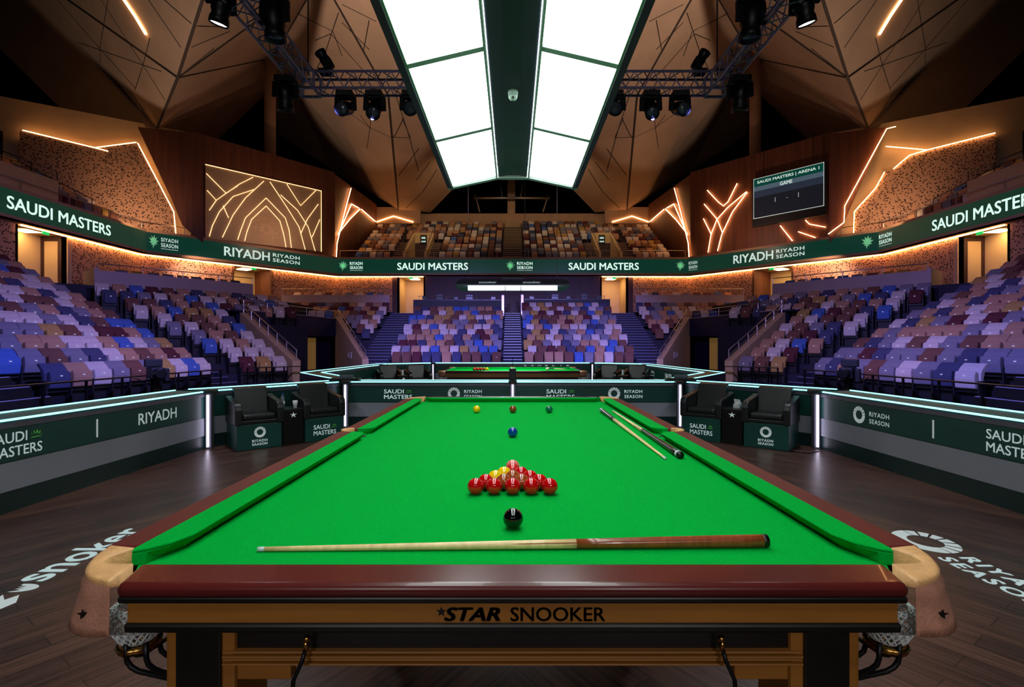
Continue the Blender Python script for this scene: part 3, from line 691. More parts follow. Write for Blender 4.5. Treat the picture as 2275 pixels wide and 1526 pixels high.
# ---------------------------------------------------------------- arena boards
BH = .76; TH = .46
M['ledge'] = pm('board_ledge', (40, 96, 96), .5, noise=(2, .08))  # teal lightened to carry the LED light along the top
def board_run(name_label, a, c, out, a2, c2, texts, z0=0.0, led_end=(.03, .03), detail=True, back=False):
    """a->c: inner foot line seen from inside; a2->c2: outer line. texts: (u0,u1,builder)"""
    a, c, a2, c2 = [Vector((*p, 0)) for p in (a, c, a2, c2)]
    mid = (a + c) / 2
    t = thing('advertising_board', name_label, 'advertising board', (mid.x, mid.y, 0), group='illuminated boards round the arenas')
    d = (c - a).normalized(); n = Vector((-d.y, d.x, 0))          # n points outwards when a->c runs clockwise seen from inside-left
    if n.dot((a2 + c2) / 2 - mid) < 0: n = -n
    def pr(z_lo, z_hi, off): return [a + n * off, c + n * off, c2 - n * .0, a2 - n * .0], z_lo, z_hi
    b = MB(); b.prism([(p.x, p.y) for p in (a, c, c2, a2)], .0, BH - .02); part('body', b, M['panel_dk'], t)
    e = -n * .006
    def face(z0_, z1_, off=.006):
        bb = MB(); q = [a - n * off, c - n * off]; bb.add([q[0] + Vector((0, 0, z0_)), q[1] + Vector((0, 0, z0_)), q[1] + Vector((0, 0, z1_)), q[0] + Vector((0, 0, z1_)), a + Vector((0, 0, z0_)), c + Vector((0, 0, z0_)), c + Vector((0, 0, z1_)), a + Vector((0, 0, z1_))],
                          [(0, 1, 2, 3), (0, 4, 5, 1), (3, 2, 6, 7), (0, 3, 7, 4), (1, 5, 6, 2)]); return bb
    part('screen_face', face(.42, .69), M['panel'], t)
    part('grey_band', face(.175, .41, .004), M['band'], t)
    part('kick_board', face(.0, .165, .004), M['panel_dk'], t)
    part('top_trim', face(.695, BH - .015, .012), M['trimgrey'], t)
    b = MB(); b.prism([(p.x, p.y) for p in (a - n * .012, c - n * .012, c2, a2)], BH - .02, BH); part('ledge', b, M['ledge'], t)
    for p, q, off in ((a, c, -.004), (a2, c2, -.02)):
        L = (q - p).length; dd = (q - p).normalized()
        bb = MB(); bb.beam(p + dd * led_end[0] + n * off + Vector((0, 0, BH + .004)), q - dd * led_end[1] + n * off + Vector((0, 0, BH + .004)), .022, .016); part('led_strip', bb, M['cyan'], t)
    L = (c - a).length
    for u, z, w_, h_, kind, mat in texts:
        p = a + d * (u * L) - n * .0085 + Vector((0, 0, z)); bb = MB()
        if isinstance(kind, str): write(bb, kind, p, d * w_, (0, 0, h_), .011, 0, 1.12 if 'SEAS' in kind or 'RIYADH' in kind and h_ < .1 else 1.0)
        elif kind is None: bb.add([p, p + d * w_, p + d * w_ + Vector((0, 0, h_)), p + Vector((0, 0, h_))], [(0, 1, 2, 3)])
        else: shape2d(bb, kind(), p, d * w_, (0, 0, h_))
        part('lettering' if isinstance(kind, str) else 'emblem', bb, M[mat], t)
    return t
def saudi(u, z, w, h, L):
    return [(u, z + h * .56, w * .70, h * .42, 'SAUDI', 'letter'), (u, z, w, h * .42, 'MASTERS', 'letter'), (u + w * .74 / L, z + h * .60, w * .27, h * .36, fan_logo, 'letter_green')]
def riyadh(u, z, w, h, L):
    return [(u, z, h, h, ring_logo, 'letter'), (u + h * 1.35 / L, z + h * .54, w - h * 1.35, h * .26, 'RIYADH', 'letter'), (u + h * 1.35 / L, z + h * .12, w - h * 1.35, h * .26, 'SEASON', 'letter')]
# plan of the near arena (left half; mirrored for the right)
PA, PB, PC = (-4.26, -.6), (-4.12, 6.80), (-2.86, 8.62)
QA, QB, QC = (-4.80, -.6), (-4.66, 7.02), (-3.08, 9.05)
def mxp(p, s): return (p[0] * -s, p[1])
for s in (-1, 1):
    w = side_w[s]
    a, c, a2, c2 = [mxp(p, s) for p in (PA, PB, QA, QB)]
    L = 7.40
    def yu(px):          # fraction along the run of the pixel column px
        k = abs(px - CX) / F; y = 4.12 / k
        for _ in range(6): y = (4.26 - .14 * (y + .6) / 7.4) / k
        return (y + .6) / 7.4
    if s < 0:
        u0, u1 = yu(-28), yu(92); tx = saudi(u0, .455, (u1 - u0) * L, .205, L)
        u0, u1 = yu(306), yu(391); tx += [(u0, .50, (u1 - u0) * L, .125, 'RIYADH', 'letter')]
        tx += [(yu(212), .465, .022, .18, None, 'letter')]
        board_run('long green board along the left side of the near arena, reading SAUDI MASTERS and RIYADH', a, c, s, a2, c2, tx)
    else:
        # seen from inside, reading direction runs towards the camera: run the board from far to near
        def yr(px): return 1 - yu(px)
        u0, u1 = yr(1897), yr(1977); tx = riyadh(u0, .455, (u1 - u0) * L, .20, L)
        tx += [(yr(2073), .465, .022, .18, None, 'letter')]
        u0, u1 = yr(2193), yr(2322); tx += saudi(u0, .455, (u1 - u0) * L, .20, L)
        board_run('long green board along the right side of the near arena, with ring emblem', c, a, s, c2, a2, tx)
    a, c, a2, c2 = [mxp(p, s) for p in ((-4.12, 6.92), (-2.93, 8.62), (-4.60, 7.15), (-3.16, 9.04))]
    if s > 0: a, c, a2, c2 = c, a, c2, a2
    board_run('angled green board behind the two armchairs on the %s' % w, a, c, s, a2, c2, [])
for s in (-1, 1):
    w = side_w[s]; L = 2.74
    a, c, a2, c2 = ((-2.78, 8.64), (-.04, 8.64), (-3.02, 9.08), (-.04, 9.08)) if s < 0 else ((.04, 8.64), (2.78, 8.64), (.04, 9.08), (3.02, 9.08))
    def xu(px, x0=a[0]): return ((px - CX) * 8.63 / F - x0) / L
    if s < 0: tx = saudi(xu(853), .475, (917 - 853) * 8.63 / F * .98, .165, L) + riyadh(xu(995), .465, (1070 - 995) * 8.63 / F, .205, L)
    else: tx = saudi(xu(1214), .475, (1278 - 1214) * 8.63 / F * .98, .165, L) + riyadh(xu(1351), .465, (1427 - 1351) * 8.63 / F, .205, L)
    board_run('green board between the two tables, %s half' % w, a, c, s, a2, c2, tx)
# white light posts and junction boxes at the joints
def light_post(label, x, y, nx_, ny_, h=.74, top=True):
    t = thing('light_post', label, 'light post', (x, y, 0), group='white light tubes at the board joints')
    b = MB(); b.box(x - .045, x + .045, y - .02, y + .04, 0, h); part('post', b, M['trimgrey'], t, bevel=.006)
    b = MB(); b.tube([(x, y - .03, .03), (x, y - .03, h - .02)], .014, 10); part('light_tube', b, M['whiteled'], t, smooth=True)
    b = MB(); b.box(x - .07, x + .07, y - .05, y + .10, h, h + .045); part('cap', b, M['black'], t, bevel=.008)
for s in (-1, 1):
    w = side_w[s]
    light_post('white light tube at the %s end of the long side board' % w, s * 4.06, 6.80, 0, 0)
    light_post('white light tube beside the armchairs, near the %s corner of the middle board' % w, s * 2.81, 8.56, 0, 0)
light_post('white light tube in the middle of the board between the tables', 0, 8.60, 0, 0)
# small boxes on the board corners
for s in (-1, 1):
    w = side_w[s]
    x, y = s * 2.96, 9.0
    t = thing('equipment_box', 'small black box with a pale sign on the %s corner of the middle board' % w, 'box', (x, y, BH))
    b = MB(); b.box(x - .26, x + .26, y - .10, y + .12, BH, BH + .045); part('case', b, M['black'], t, bevel=.008)
    b = MB(); b.box(x - .10, x + .14, y - .02, y + .02, BH + .045, BH + .10); part('sign', b, M['trimgrey'], t, bevel=.004)
t = thing('equipment_box', 'little black box and aerial in the middle of the board between the tables', 'box', (0, 8.85, BH))
b = MB(); b.box(-.06, .06, 8.78, 8.92, BH, BH + .22); part('case', b, M['black'], t, bevel=.01)
b = MB(); b.tube([(0, 8.85, BH + .2), (0, 8.85, BH + .42)], .006, 6); part('aerial', b, M['black_metal'], t)

# ---------------------------------------------------------------- armchairs on plinths with tables between
def armchair(label, x, y, z, rz, k=1.0, grp='black armchairs beside the tables'):
    t = thing('armchair', label, 'armchair', (x, y, z), rz, grp)
    def P(name, bb, **kw):
        bb.v = [(p[0] * k, p[1] * k, p[2] * k) for p in bb.v]; return part(name, bb, M['leather_blk'], t, local=True, **kw)
    b = MB(); b.box(-.23, .23, -.27, .20, .005, .055); P('base', b, bevel=.01)
    b = MB(); b.box(-.205, .205, -.28, .14, .055, .135); P('seat_cushion', b, bevel=.03, seg=4)
    b = MB(); b.add([(xx, yy, zz) for xx in (-.215, .215) for yy, zz in ((.10, .10), (.22, .05), (.30, .46), (.27, .475), (.17, .46))],
                    [(0, 1, 2, 3, 4), (9, 8, 7, 6, 5)] + [(i, 5 + i, 5 + (i + 1) % 5, (i + 1) % 5) for i in range(5)]); P('backrest', b, bevel=.02, seg=3)
    for s in (-1, 1):
        b = MB(); pr = [(-.30, .0), (-.30, .20), (-.285, .255), (-.24, .285), (-.15, .295), (.10, .33), (.24, .36), (.27, .34), (.24, 0)]
        x0, x1 = sorted((s * .215, s * .305)); kk = len(pr)
        b.add([(xx, yy, zz) for xx in (x0, x1) for yy, zz in pr], [tuple(range(kk)), tuple(range(2 * kk - 1, kk - 1, -1))] + [(i, kk + i, kk + (i + 1) % kk, (i + 1) % kk) for i in range(kk)])
        P('armrest', b, bevel=.022, seg=4)
    return t
def plinth(label, x, y, rz, w, dp, h, front, kind):
    t = thing('chair_plinth', label, 'plinth', (x, y, 0), rz, 'green plinths under the armchairs')
    b = MB(); b.box(-w / 2, w / 2, -dp / 2, dp / 2, 0, h); part('box', b, M['panel'], t, local=True, bevel=.004)
    yf = -dp / 2 - .002
    R_, U = Vector((1, 0, 0)), Vector((0, 0, 1)); b = MB(); g = None
    if kind == 'ring':
        shape2d(b, ring_logo(), (-.07, yf, h * .45), R_ * .145, U * .145); part('emblem', b, M['letter'], t, local=True); b = MB()
        write(b, front[0], (-.095, yf, h * .28), R_ * .19, U * .033, .03, 0, 1.15); part('lettering', b, M['letter'], t, local=True); b = MB(); write(b, front[1], (-.095, yf, h * .14), R_ * .19, U * .033, .03, 0, 1.15)
    else:
        write(b, 'SAUDI', (-.16, yf, h * .50), R_ * .235, U * .065, .012); part('lettering', b, M['letter'], t, local=True); b = MB(); write(b, 'MASTERS', (-.16, yf, h * .24), R_ * .33, U * .065, .012)
        g = MB(); shape2d(g, fan_logo(), (.095, yf, h * .52), R_ * .085, U * .06)
    part('lettering', b, M['letter'], t, local=True)
    if g: part('emblem', g, M['letter_green'], t, local=True)
for s in (-1, 1):
    w = side_w[s]
    f = Vector((-s * .66, -.75)).normalized(); rz = math.atan2(f.x, -f.y)
    rt = Vector((math.cos(rz), math.sin(rz)))
    c1 = Vector((s * 3.375, 6.80)) - f * .29; c2 = Vector((s * 2.735, 7.42)) - f * .29
    if s < 0: n1, n2 = 'left pair, nearer the camera', 'left pair, nearer the far table'
    else: n1, n2 = 'right pair, nearer the camera', 'right pair, nearer the far table'
    plinth('green plinth with ring emblem under the outer armchair, %s side' % w, c1.x, c1.y, rz, .56, .54, .33, ('RITADH', 'SAASON') if s < 0 else ('BIYADN', 'SEASON'), 'ring')
    plinth('green plinth reading SAUDI MASTERS under the inner armchair, %s side' % w, c2.x, c2.y, rz, .56, .54, .33, None, 'saudi')
    armchair('black leather armchair, %s' % n1, c1.x, c1.y, .33, rz); armchair('black leather armchair, %s' % n2, c2.x, c2.y, .33, rz)
    cm = (c1 + c2) / 2 + f * .06
    t = thing('side_table', 'dark box table with star emblem between the %s armchairs' % w, 'side table', (cm.x, cm.y, 0), rz)
    b = MB(); b.box(-.135, .135, -.20, .20, 0, .475); part('cabinet', b, M['black_lac'], t, local=True, bevel=.004)
    b = MB(); b.box(-.14, .14, -.205, .205, .475, .49); part('top', b, M['black_lac'], t, local=True, bevel=.003)
    b = MB(); shape2d(b, star_poly(.36), (-.05, -.2025, .365), (.10, 0, 0), (0, 0, .085)); part('emblem', b, M['letter'], t, local=True)
    def loc(dx, dy): p = cm + rt * dx - f * dy; return p.x, p.y
    if s < 0:
        x, y = loc(-.09, -.02)
        t = thing('water_bottle', 'clear water bottle with blue cap on the left side table', 'bottle', (x, y, .49))
        b = MB(); b.lathe([(.026, 0), (.03, .01), (.03, .11), (.024, .13), (.03, .145), (.012, .18), (.012, .19)], 18); part('body', b, M['bottle'], t, smooth=True, local=True)
        b = MB(); b.lathe([(.014, .188), (.014, .212), (.012, .215)], 14); part('cap', b, M['cap_blue'], t, smooth=True, local=True)
        b = MB(); b.lathe([(.0305, .055), (.0305, .10)], 18); part('wrapper', b, M['white'], t, smooth=True, local=True)
        x, y = loc(.06, -.09)
        b = MB(); b.lathe([(.024, 0), (.036, .105), (.034, .105), (.022, .004)], 20); o = solo('paper_cup', b, M['white'], 'white paper cup on the left side table', 'cup', smooth=True); o.location = (x, y, .49)
    else:
        x, y = loc(.02, -.02)
        t = thing('tissue_box', 'white tissue packet on the right side table', 'tissue box', (x, y, .49), rz)
        b = MB(); b.box(-.05, .05, -.035, .035, 0, .06); part('packet', b, M['white'], t, local=True, bevel=.004)
        b = MB(); b.add([(-.04, 0, .05), (.045, .01, .055), (.03, -.01, .12), (-.055, .005, .125), (-.04, .012, .05), (.045, .022, .055), (.03, .002, .12), (-.055, .017, .125)], [(0, 1, 2, 3), (7, 6, 5, 4), (0, 4, 5, 1), (1, 5, 6, 2), (2, 6, 7, 3), (3, 7, 4, 0)]); part('tissue', b, M['white'], t, local=True)
        x, y = loc(.085, -.06)
        b = MB(); b.lathe([(.024, 0), (.030, .075), (.028, .075), (.022, .004)], 20); o = solo('drinking_glass', b, M['bottle'], 'small clear tumbler beside the tissues on the right side table', 'glass', smooth=True); o.location = (x, y, .49)
# loose cable on the floor at the right
b = MB(); b.tube([(3.92, 6.95, .006), (3.80, 6.72, .006), (3.72, 6.82, .006), (3.62, 6.62, .006), (3.80, 6.50, .006), (3.98, 6.62, .006)], .006, 6)
solo('power_cable', b, M['black_metal'], 'loose cable lying on the floor by the right light post', 'cable', smooth=True)

# ---------------------------------------------------------------- far arena
FA = [(-3.12, 9.12), (-4.88, 11.65), (-4.62, 17.3), (-2.95, 18.4)]
FI = [(-2.82, 9.35), (-4.42, 11.72), (-4.20, 17.0), (-2.80, 17.98)]
for s in (-1, 1):
    w = side_w[s]
    for i, nm in enumerate(('near corner board', 'side board', 'back corner board')):
        a, c = [mxp(p, s) for p in FI[i:i + 2]]; a2, c2 = [mxp(p, s) for p in FA[i:i + 2]]
        tx = []
        if i == 1:
            if s < 0: tx = [(.80, .45, .5, .09, 'SAUDI', 'letter'), (.93, .42, .022, .2, None, 'letter'), (.955, .44, .22, .22, ring_logo, 'letter')]
            else: tx = [(.03, .44, .5, .2, 'RIYADH', 'letter'), (.24, .45, .5, .2, fan_logo, 'letter'), (.5, .45, .5, .15, 'SAUDI', 'letter')]
        if s > 0: a, c, a2, c2 = c, a, c2, a2
        board_run('%s of the far arena on the %s' % (nm, w), a, c, s, a2, c2, tx)
    light_post('white light tube at the %s back bend of the far boards' % w, s * 4.72, 17.0, 0, 0)
    light_post('white light tube at the %s end of the far back board' % w, s * 2.80, 17.9, 0, 0)
a, c = (-2.74, 18.0), (2.74, 18.0)
L = 5.48
tx = [(.5 + i * .046 - .02, .66, .10, .05, ch, 'letter') for i, ch in zip(range(2, 9), 'SAMELTE')]
board_run('long board along the back of the far arena behind the far table', a, c, 1, (-2.92, 18.44), (2.92, 18.44), tx)
# far snooker table, side on
FT0, FT1, FXW, FZ = 11.5, 13.65, 1.645, .805
T2 = thing('snooker_table', 'far snooker table seen side on beyond the middle board', 'snooker table', (0, 12.6, 0))
b = MB(); b.box(-FXW + .16, FXW - .16, FT0 + .14, FT1 - .14, FZ - .05, FZ - .036); part('cloth_bed', b, M['cloth'], T2)
b = MB(); b.box(-FXW + .12, FXW - .12, FT0 + .09, FT0 + .15, FZ - .036, FZ); b.box(-FXW + .12, FXW - .12, FT1 - .15, FT1 - .09, FZ - .036, FZ); part('side_cushion', b, M['cloth_side'], T2, bevel=.008)
b = MB(); b.box(-FXW + .09, -FXW + .15, FT0 + .12, FT1 - .12, FZ - .036, FZ); b.box(FXW - .15, FXW - .09, FT0 + .12, FT1 - .12, FZ - .036, FZ); part('end_cushion', b, M['cloth_side'], T2, bevel=.008)
b = MB(); b.box(-FXW + .1, FXW - .1, FT0 + .02, FT0 + .09, FZ - .05, FZ); b.box(-FXW + .1, FXW - .1, FT1 - .09, FT1 - .02, FZ - .05, FZ); b.box(-FXW + .02, -FXW + .09, FT0 + .1, FT1 - .1, FZ - .05, FZ); b.box(FXW - .09, FXW - .02, FT0 + .1, FT1 - .1, FZ - .05, FZ); part('rail', b, M['mahog'], T2, bevel=.01)
b = MB(); b.box(-FXW + .11, FXW - .11, FT0 + .03, FT0 + .06, FZ - .15, FZ - .05); b.box(-FXW + .03, -FXW + .06, FT0 + .1, FT1 - .1, FZ - .15, FZ - .05); b.box(FXW - .06, FXW - .03, FT0 + .1, FT1 - .1, FZ - .15, FZ - .05); part('apron', b, M['apron'], T2, bevel=.006)
b = MB(); b.box(-FXW + .15, FXW - .15, FT0 + .10, FT1 - .1, FZ - .26, FZ - .10); part('under_frame', b, M['black_lac'], T2)
for x in (-1.3, 0, 1.3):
    for y in (FT0 + .35, FT1 - .35):
        b = MB(); b.box(x - .08, x + .08, y - .08, y + .08, 0, FZ - .2); part('leg', b, M['apron'], T2, bevel=.01)
for x in (-FXW + .04, 0, FXW - .04):
    for y in (FT0 + .04, FT1 - .04):
        b = MB(); b.lathe([(.05, FZ - .06), (.085, FZ - .05), (.085, FZ), (.05, FZ + .003)], 16, (x, y, 0)); pl = part('pocket_leather', b, M['leather_tan'], T2, smooth=True)
        if y < 12:
            b = MB(); b.lathe([(.055, FZ - .12), (.06, FZ - .18), (.05, FZ - .25), (.02, FZ - .28)], 14, (x, y + .03, 0)); part('pocket_net', b, M['net'], pl, smooth=True)
            b = MB(); b.lathe([(.07, FZ - .13), (.08, FZ - .05)], 14, (x, y, 0)); part('leather_flap', b, M['leather_flap'], pl, smooth=True)
k = 0
for row in range(4):
    for i in range(4 - row):
        ball('snooker_ball', 'red', -.93 + row * .075, 12.45 + (i - (3 - row) / 2) * .085, 'red ball in the pack on the far table, one of the red cluster', 'red balls on the far table', .038, FZ - .036)
ball('snooker_ball', 'yellow', -.62, 12.3, 'yellowish ball beside the red pack on the far table', None, .042, FZ - .036)
ball('snooker_ball', 'white', -.01, 12.2, 'white cue ball in the middle of the far table', None, .042, FZ - .036)
ball('snooker_ball', 'white', .84, 12.2, 'white ball towards the right end of the far table', None, .046, FZ - .036)
t_, b_ = (1.35, 13.0, FZ - .036), (.9, 13.35, FZ - .036)
cue('cue lying at the right end of the far table', t_, b_, .008, .016, .6, M['cue_dark'], FZ - .036)
# far armchairs
for s in (-1, 1):
    w = side_w[s]; f = Vector((-s * .45, -.9)).normalized(); rz = math.atan2(f.x, -f.y)
    for q, px, nm in ((0, 866, 'outer'), (1, 925, 'inner')):
        x = -s * (px - CX) * 15.6 / F; y = 15.6 + q * .25
        plinth_ = MB(); plinth_.box(-.3, .3, -.28, .28, 0, .22)
        o = solo('chair_plinth', plinth_, M['panel'], 'dark plinth under the %s %s armchair of the far arena' % (nm, w), 'plinth', 'green plinths under the armchairs'); o.location = (x, y, 0); o.rotation_euler = (0, 0, rz)
        armchair('black armchair of the far arena, %s side, %s one' % (w, nm), x, y, .22, rz, 1.22, 'black armchairs in the far arena')
    x = -s * (898 - CX) * 15.4 / F; y = 15.15
    t = thing('side_table', 'dark box table between the %s armchairs of the far arena' % w, 'side table', (x, y, 0), rz)
    b = MB(); b.box(-.15, .15, -.15, .15, 0, .50); part('cabinet', b, M['black_lac'], t, local=True)
    b = MB(); shape2d(b, star_poly(.36), (-.05, -.152, .36), (.10, 0, 0), (0, 0, .09)); part('emblem', b, M['letter'], t, local=True)
    b = MB(); b.lathe([(.03, 0), (.042, .16), (.03, .16)], 14); o = solo('paper_cup', b, M['white'], 'white cup on the far arena side table on the %s' % w, 'cup'); o.location = (x, y, .50)
# light canopy over the far table
LY, LZ = 12.6, 2.80
T3 = thing('table_light_canopy', 'dark hanging light with three bright tubes over the far table', 'ceiling light', (0, LY, LZ))
b = MB(); b.prism([(-1.36, LY - .66), (1.36, LY - .66), (1.36, LY + .66), (-1.36, LY + .66)], LZ + .03, LZ + .16, 0, [(-1.26, LY - .50), (1.26, LY - .50), (1.26, LY + .50), (-1.26, LY + .50)])
b.box(-1.36, 1.36, LY - .66, LY + .66, LZ, LZ + .03); b.box(-.26, .26, LY - .5, LY - .2, LZ + .16, LZ + .20)
part('housing', b, pm('lamp_housing', (92, 94, 120), .5, noise=(5, .08)), T3)
for x0, x1 in ((-1.06, -.19), (-.17, .19), (.21, 1.06)):
    b = MB(); b.box(x0, x1, LY - .52, LY - .44, LZ - .10, LZ); part('light_panel', b, M['tube_light'], T3)
b = MB(); write(b, 'snooker', (-.80, LY - .648, LZ + .05), (.42, 0, 0), (0, .062, .05), .02); part('lettering', b, M['letter'], T3); b = MB(); write(b, 'snooker', (.24, LY - .648, LZ + .05), (.42, 0, 0), (0, .062, .05), .02); part('lettering', b, M['letter'], T3)
b = MB()
for x in (-1.1, .3, 1.1): b.tube([(x, LY, LZ + .13), (x, LY, LZ + 6)], .006, 5)
part('hanging_cable', b, M['black_metal'], T3)
# ---------------------------------------------------------------- the bowl
V2 = lambda x, y: Vector((x, y))
PITCH, RISE, ZF = .80, .328, .05
AIS0, AISD = V2(-10.0, 17.3), V2(-.95, .31).normalized()        # aisle in the left stand
DD, NN = V2(.65, .76).normalized(), V2(-.76, .65).normalized()   # the angled block: along its rows, and up its slope
VO = V2(-8.2, 19.3)                                              # foot of the tunnel wall
def aisle_at_b(b): rel = AIS0 - VO; t = (b - rel.dot(NN)) / AISD.dot(NN); return AIS0 + AISD * t
def aisle_at_x(x): t = (x - AIS0.x) / AISD.x; return AIS0 + AISD * t
RW = 2.05                                                        # right tunnel wall foot etc.
VL0, VL1 = V2(-8.2, 19.3), V2(-11.9, 22.5)
VR0, VR1 = V2(-7.3, 25.2), V2(-10.3, 30.0)
SEATS = []      # (x, y, z, facing, block, row, index from aisle, side)
def mp(v, s): return V2(-s * v[0], v[1])
for s in (-1, 1):
    w = side_w[s]
    # side stand: rows run along the arena
    b = MB()
    for r in range(13):
        x = -9.72 - PITCH * r; z = ZF + RISE * r
        y1 = aisle_at_x(x - .4).y - .45; y0 = 4.0
        q = [mp((x, y0), s), mp((x, y1), s), mp((x - PITCH - (3.4 if r == 12 else 0), y1 + .25), s), mp((x - PITCH - (3.4 if r == 12 else 0), y0), s)]
        b.prism(q if s > 0 else q[::-1], -.2, z)
        n = 0; y = y1 - .42
        while y > (10.8 if r == 0 else 7.2):
            xs = -10.05 - PITCH * r
            if abs(xs) / y * F < 1420: SEATS.append((-s * xs, y, z, V2(-s * 1.0, -.30), 'side', r, n, s))
            n += 1; y -= .585
    struct('terrace_' + w, b, M['terrace'])
    # angled block between the aisle and the tunnel
    b = MB()
    for r in range(10):
        z = ZF + RISE * r; bb = .8 * r - .30
        p0 = aisle_at_b(bb) + DD * .45; e0 = (p0 - VO).dot(DD)
        e1 = -.25 if r < 7 else 3.2
        pt = lambda a, o: VO + DD * a + NN * o
        q = [mp(pt(e0, bb), s), mp(pt(e1, bb), s), mp(pt(e1, bb + PITCH), s), mp(pt(e0 - .33, bb + PITCH), s)]
        b.prism(q if s > 0 else q[::-1], -.2, z)
        n = 0; a = e0 + .35 + (.24 if r % 2 else 0)
        while a < e1 - .25:
            p = pt(a, bb + .42); SEATS.append((-s * p.x, p.y, z, V2(s * NN.x, -NN.y), 'angled', r, n, s)); n += 1; a += .58
    # raised platform behind it
    zp = 3.95
    q = [VO + DD * -7.0 + NN * 8.9, VO + DD * 2.4 + NN * 8.9, V2(-12.9, 37.6), V2(-20.9, 28.2)]
    q = [mp(p, s) for p in q]; b.prism(q if s > 0 else q[::-1], 2.5, zp)
    struct('terrace_angled_' + w, b, M['terrace'])
    # aisle steps
    b = MB(); bn = MB()
    for k in range(25):
        t0 = k * .43 - .2; z = ZF + RISE * (k + 1) / 2 - .10
        c0, c1 = AIS0 + AISD * t0, AIS0 + AISD * (t0 + .45); nx = V2(-AISD.y, AISD.x) * .62
        q = [mp(p, s) for p in (c0 + nx, c0 - nx, c1 - nx, c1 + nx)]
        b.prism(q, -.2, z)
        bn.beam((*mp(c0 + nx * .9, s), z + .004), (*mp(c0 - nx * .9, s), z + .004), .05, .012)
    st = struct('stairs_' + w, b, M['terrace']); part('step_nosing', bn, M['nosing_dim'], st, kind='structure')
# back stand: two blocks each side of the middle stairs, and the corner blocks
CY0, CP, CR, CZ0 = 26.4, .76, .322, .12
for s in (-1, 1):
    w = side_w[s]
    b = MB()
    for r in range(11 if s > 0 else 10):
        z = CZ0 + CR * r; y0 = CY0 - .45 + CP * r
        b.box(*sorted((s * .55, s * 6.55)), y0, y0 + CP + (3.5 if r == 10 else 0), -.2, z)
        for n in range(11):
            off = .20 if r % 2 else 0
            x = .84 + .52 * n + off
            SEATS.append((s * x, CY0 + CP * r, z, V2(0, -1), 'back', r, n, s))
    if s < 0:
        b.box(-6.55, -.55, CY0 - .45 + CP * 10, 37.5, -.2, CZ0 + CR * 10)
    # corner block
    for r in range(4, 12):
        z = CZ0 + CR * r; y0 = CY0 - .45 + CP * r
        xe = {4: -9.0, 5: -9.5, 6: -10.0, 7: -10.6, 8: -15.2, 9: -15.6, 10: -16.0, 11: -16.0}[r]
        b.box(*sorted((-s * -8.15, -s * xe)), y0, y0 + CP + (4 if r == 11 else 0), (-.2 if r < 8 else 2.6), z)
        if r < 11:
            n = 0; x = -8.5
            while x > xe + .2:
                SEATS.append((-s * x, CY0 + CP * r, z, V2(-s * .12, -1), 'corner', r - 4, n, s)); n += 1; x -= .54
    struct('terrace_back_' + w, b, M['terrace'])
    # flanking stairs
    b = MB(); bn = MB()
    for k in range(22):
        z = CZ0 + CR * (k + 1) / 2 - .12; y0 = CY0 - .5 + CP * k / 2
        b.box(*sorted((s * 6.55, s * 8.15)), y0, y0 + CP / 2 + (4 if k == 21 else .02), -.2, z)
        bn.box(*sorted((s * 6.62, s * 8.08)), y0 - .012, y0 + .04, z - .01, z + .006)
    st = struct('stairs_corner_' + w, b, M['terrace']); part('step_nosing', bn, M['nosing_dim'], st, kind='structure')
b = MB(); bn = MB()
for k in range(22):
    z = CZ0 + CR * (k + 1) / 2 - .12; y0 = CY0 - .5 + CP * k / 2
    b.box(-.55, .55, y0, y0 + CP / 2 + (4 if k == 21 else .02), -.2, z)
    bn.box(-.50, .50, y0 - .012, y0 + .045, z - .01, z + .006)
st = struct('stairs_middle', b, M['terrace']); part('step_nosing', bn, M['nosing'], st, kind='structure')

# ---------------------------------------------------------------- tunnels under the stands
def rails(label, pts, h=.9, mat='steel', n_post=6, double=True, grp='handrails round the stands'):
    """handrail along a 3D polyline with posts"""
    p0 = Vector(pts[0]); t = thing('handrail', label, 'handrail', p0, group=grp)
    pts = [Vector(p) for p in pts]; up = Vector((0, 0, h))
    b = MB(); b.tube([p + up for p in pts], .022, 8); part('rail', b, M[mat], t, smooth=True)
    if double:
        b = MB(); b.tube([p + up * .5 for p in pts], .014, 6); part('mid_rail', b, M[mat], t, smooth=True)
    tot = sum((pts[i + 1] - pts[i]).length for i in range(len(pts) - 1))
    for k in range(n_post):
        d = tot * k / (n_post - 1)
        for i in range(len(pts) - 1):
            L = (pts[i + 1] - pts[i]).length
            if d <= L + 1e-6:
                q = pts[i].lerp(pts[i + 1], min(1, d / L)); break
            d -= L
        b = MB(); b.tube([q, q + up], .018, 6); part('post', b, M[mat], t)
    return t
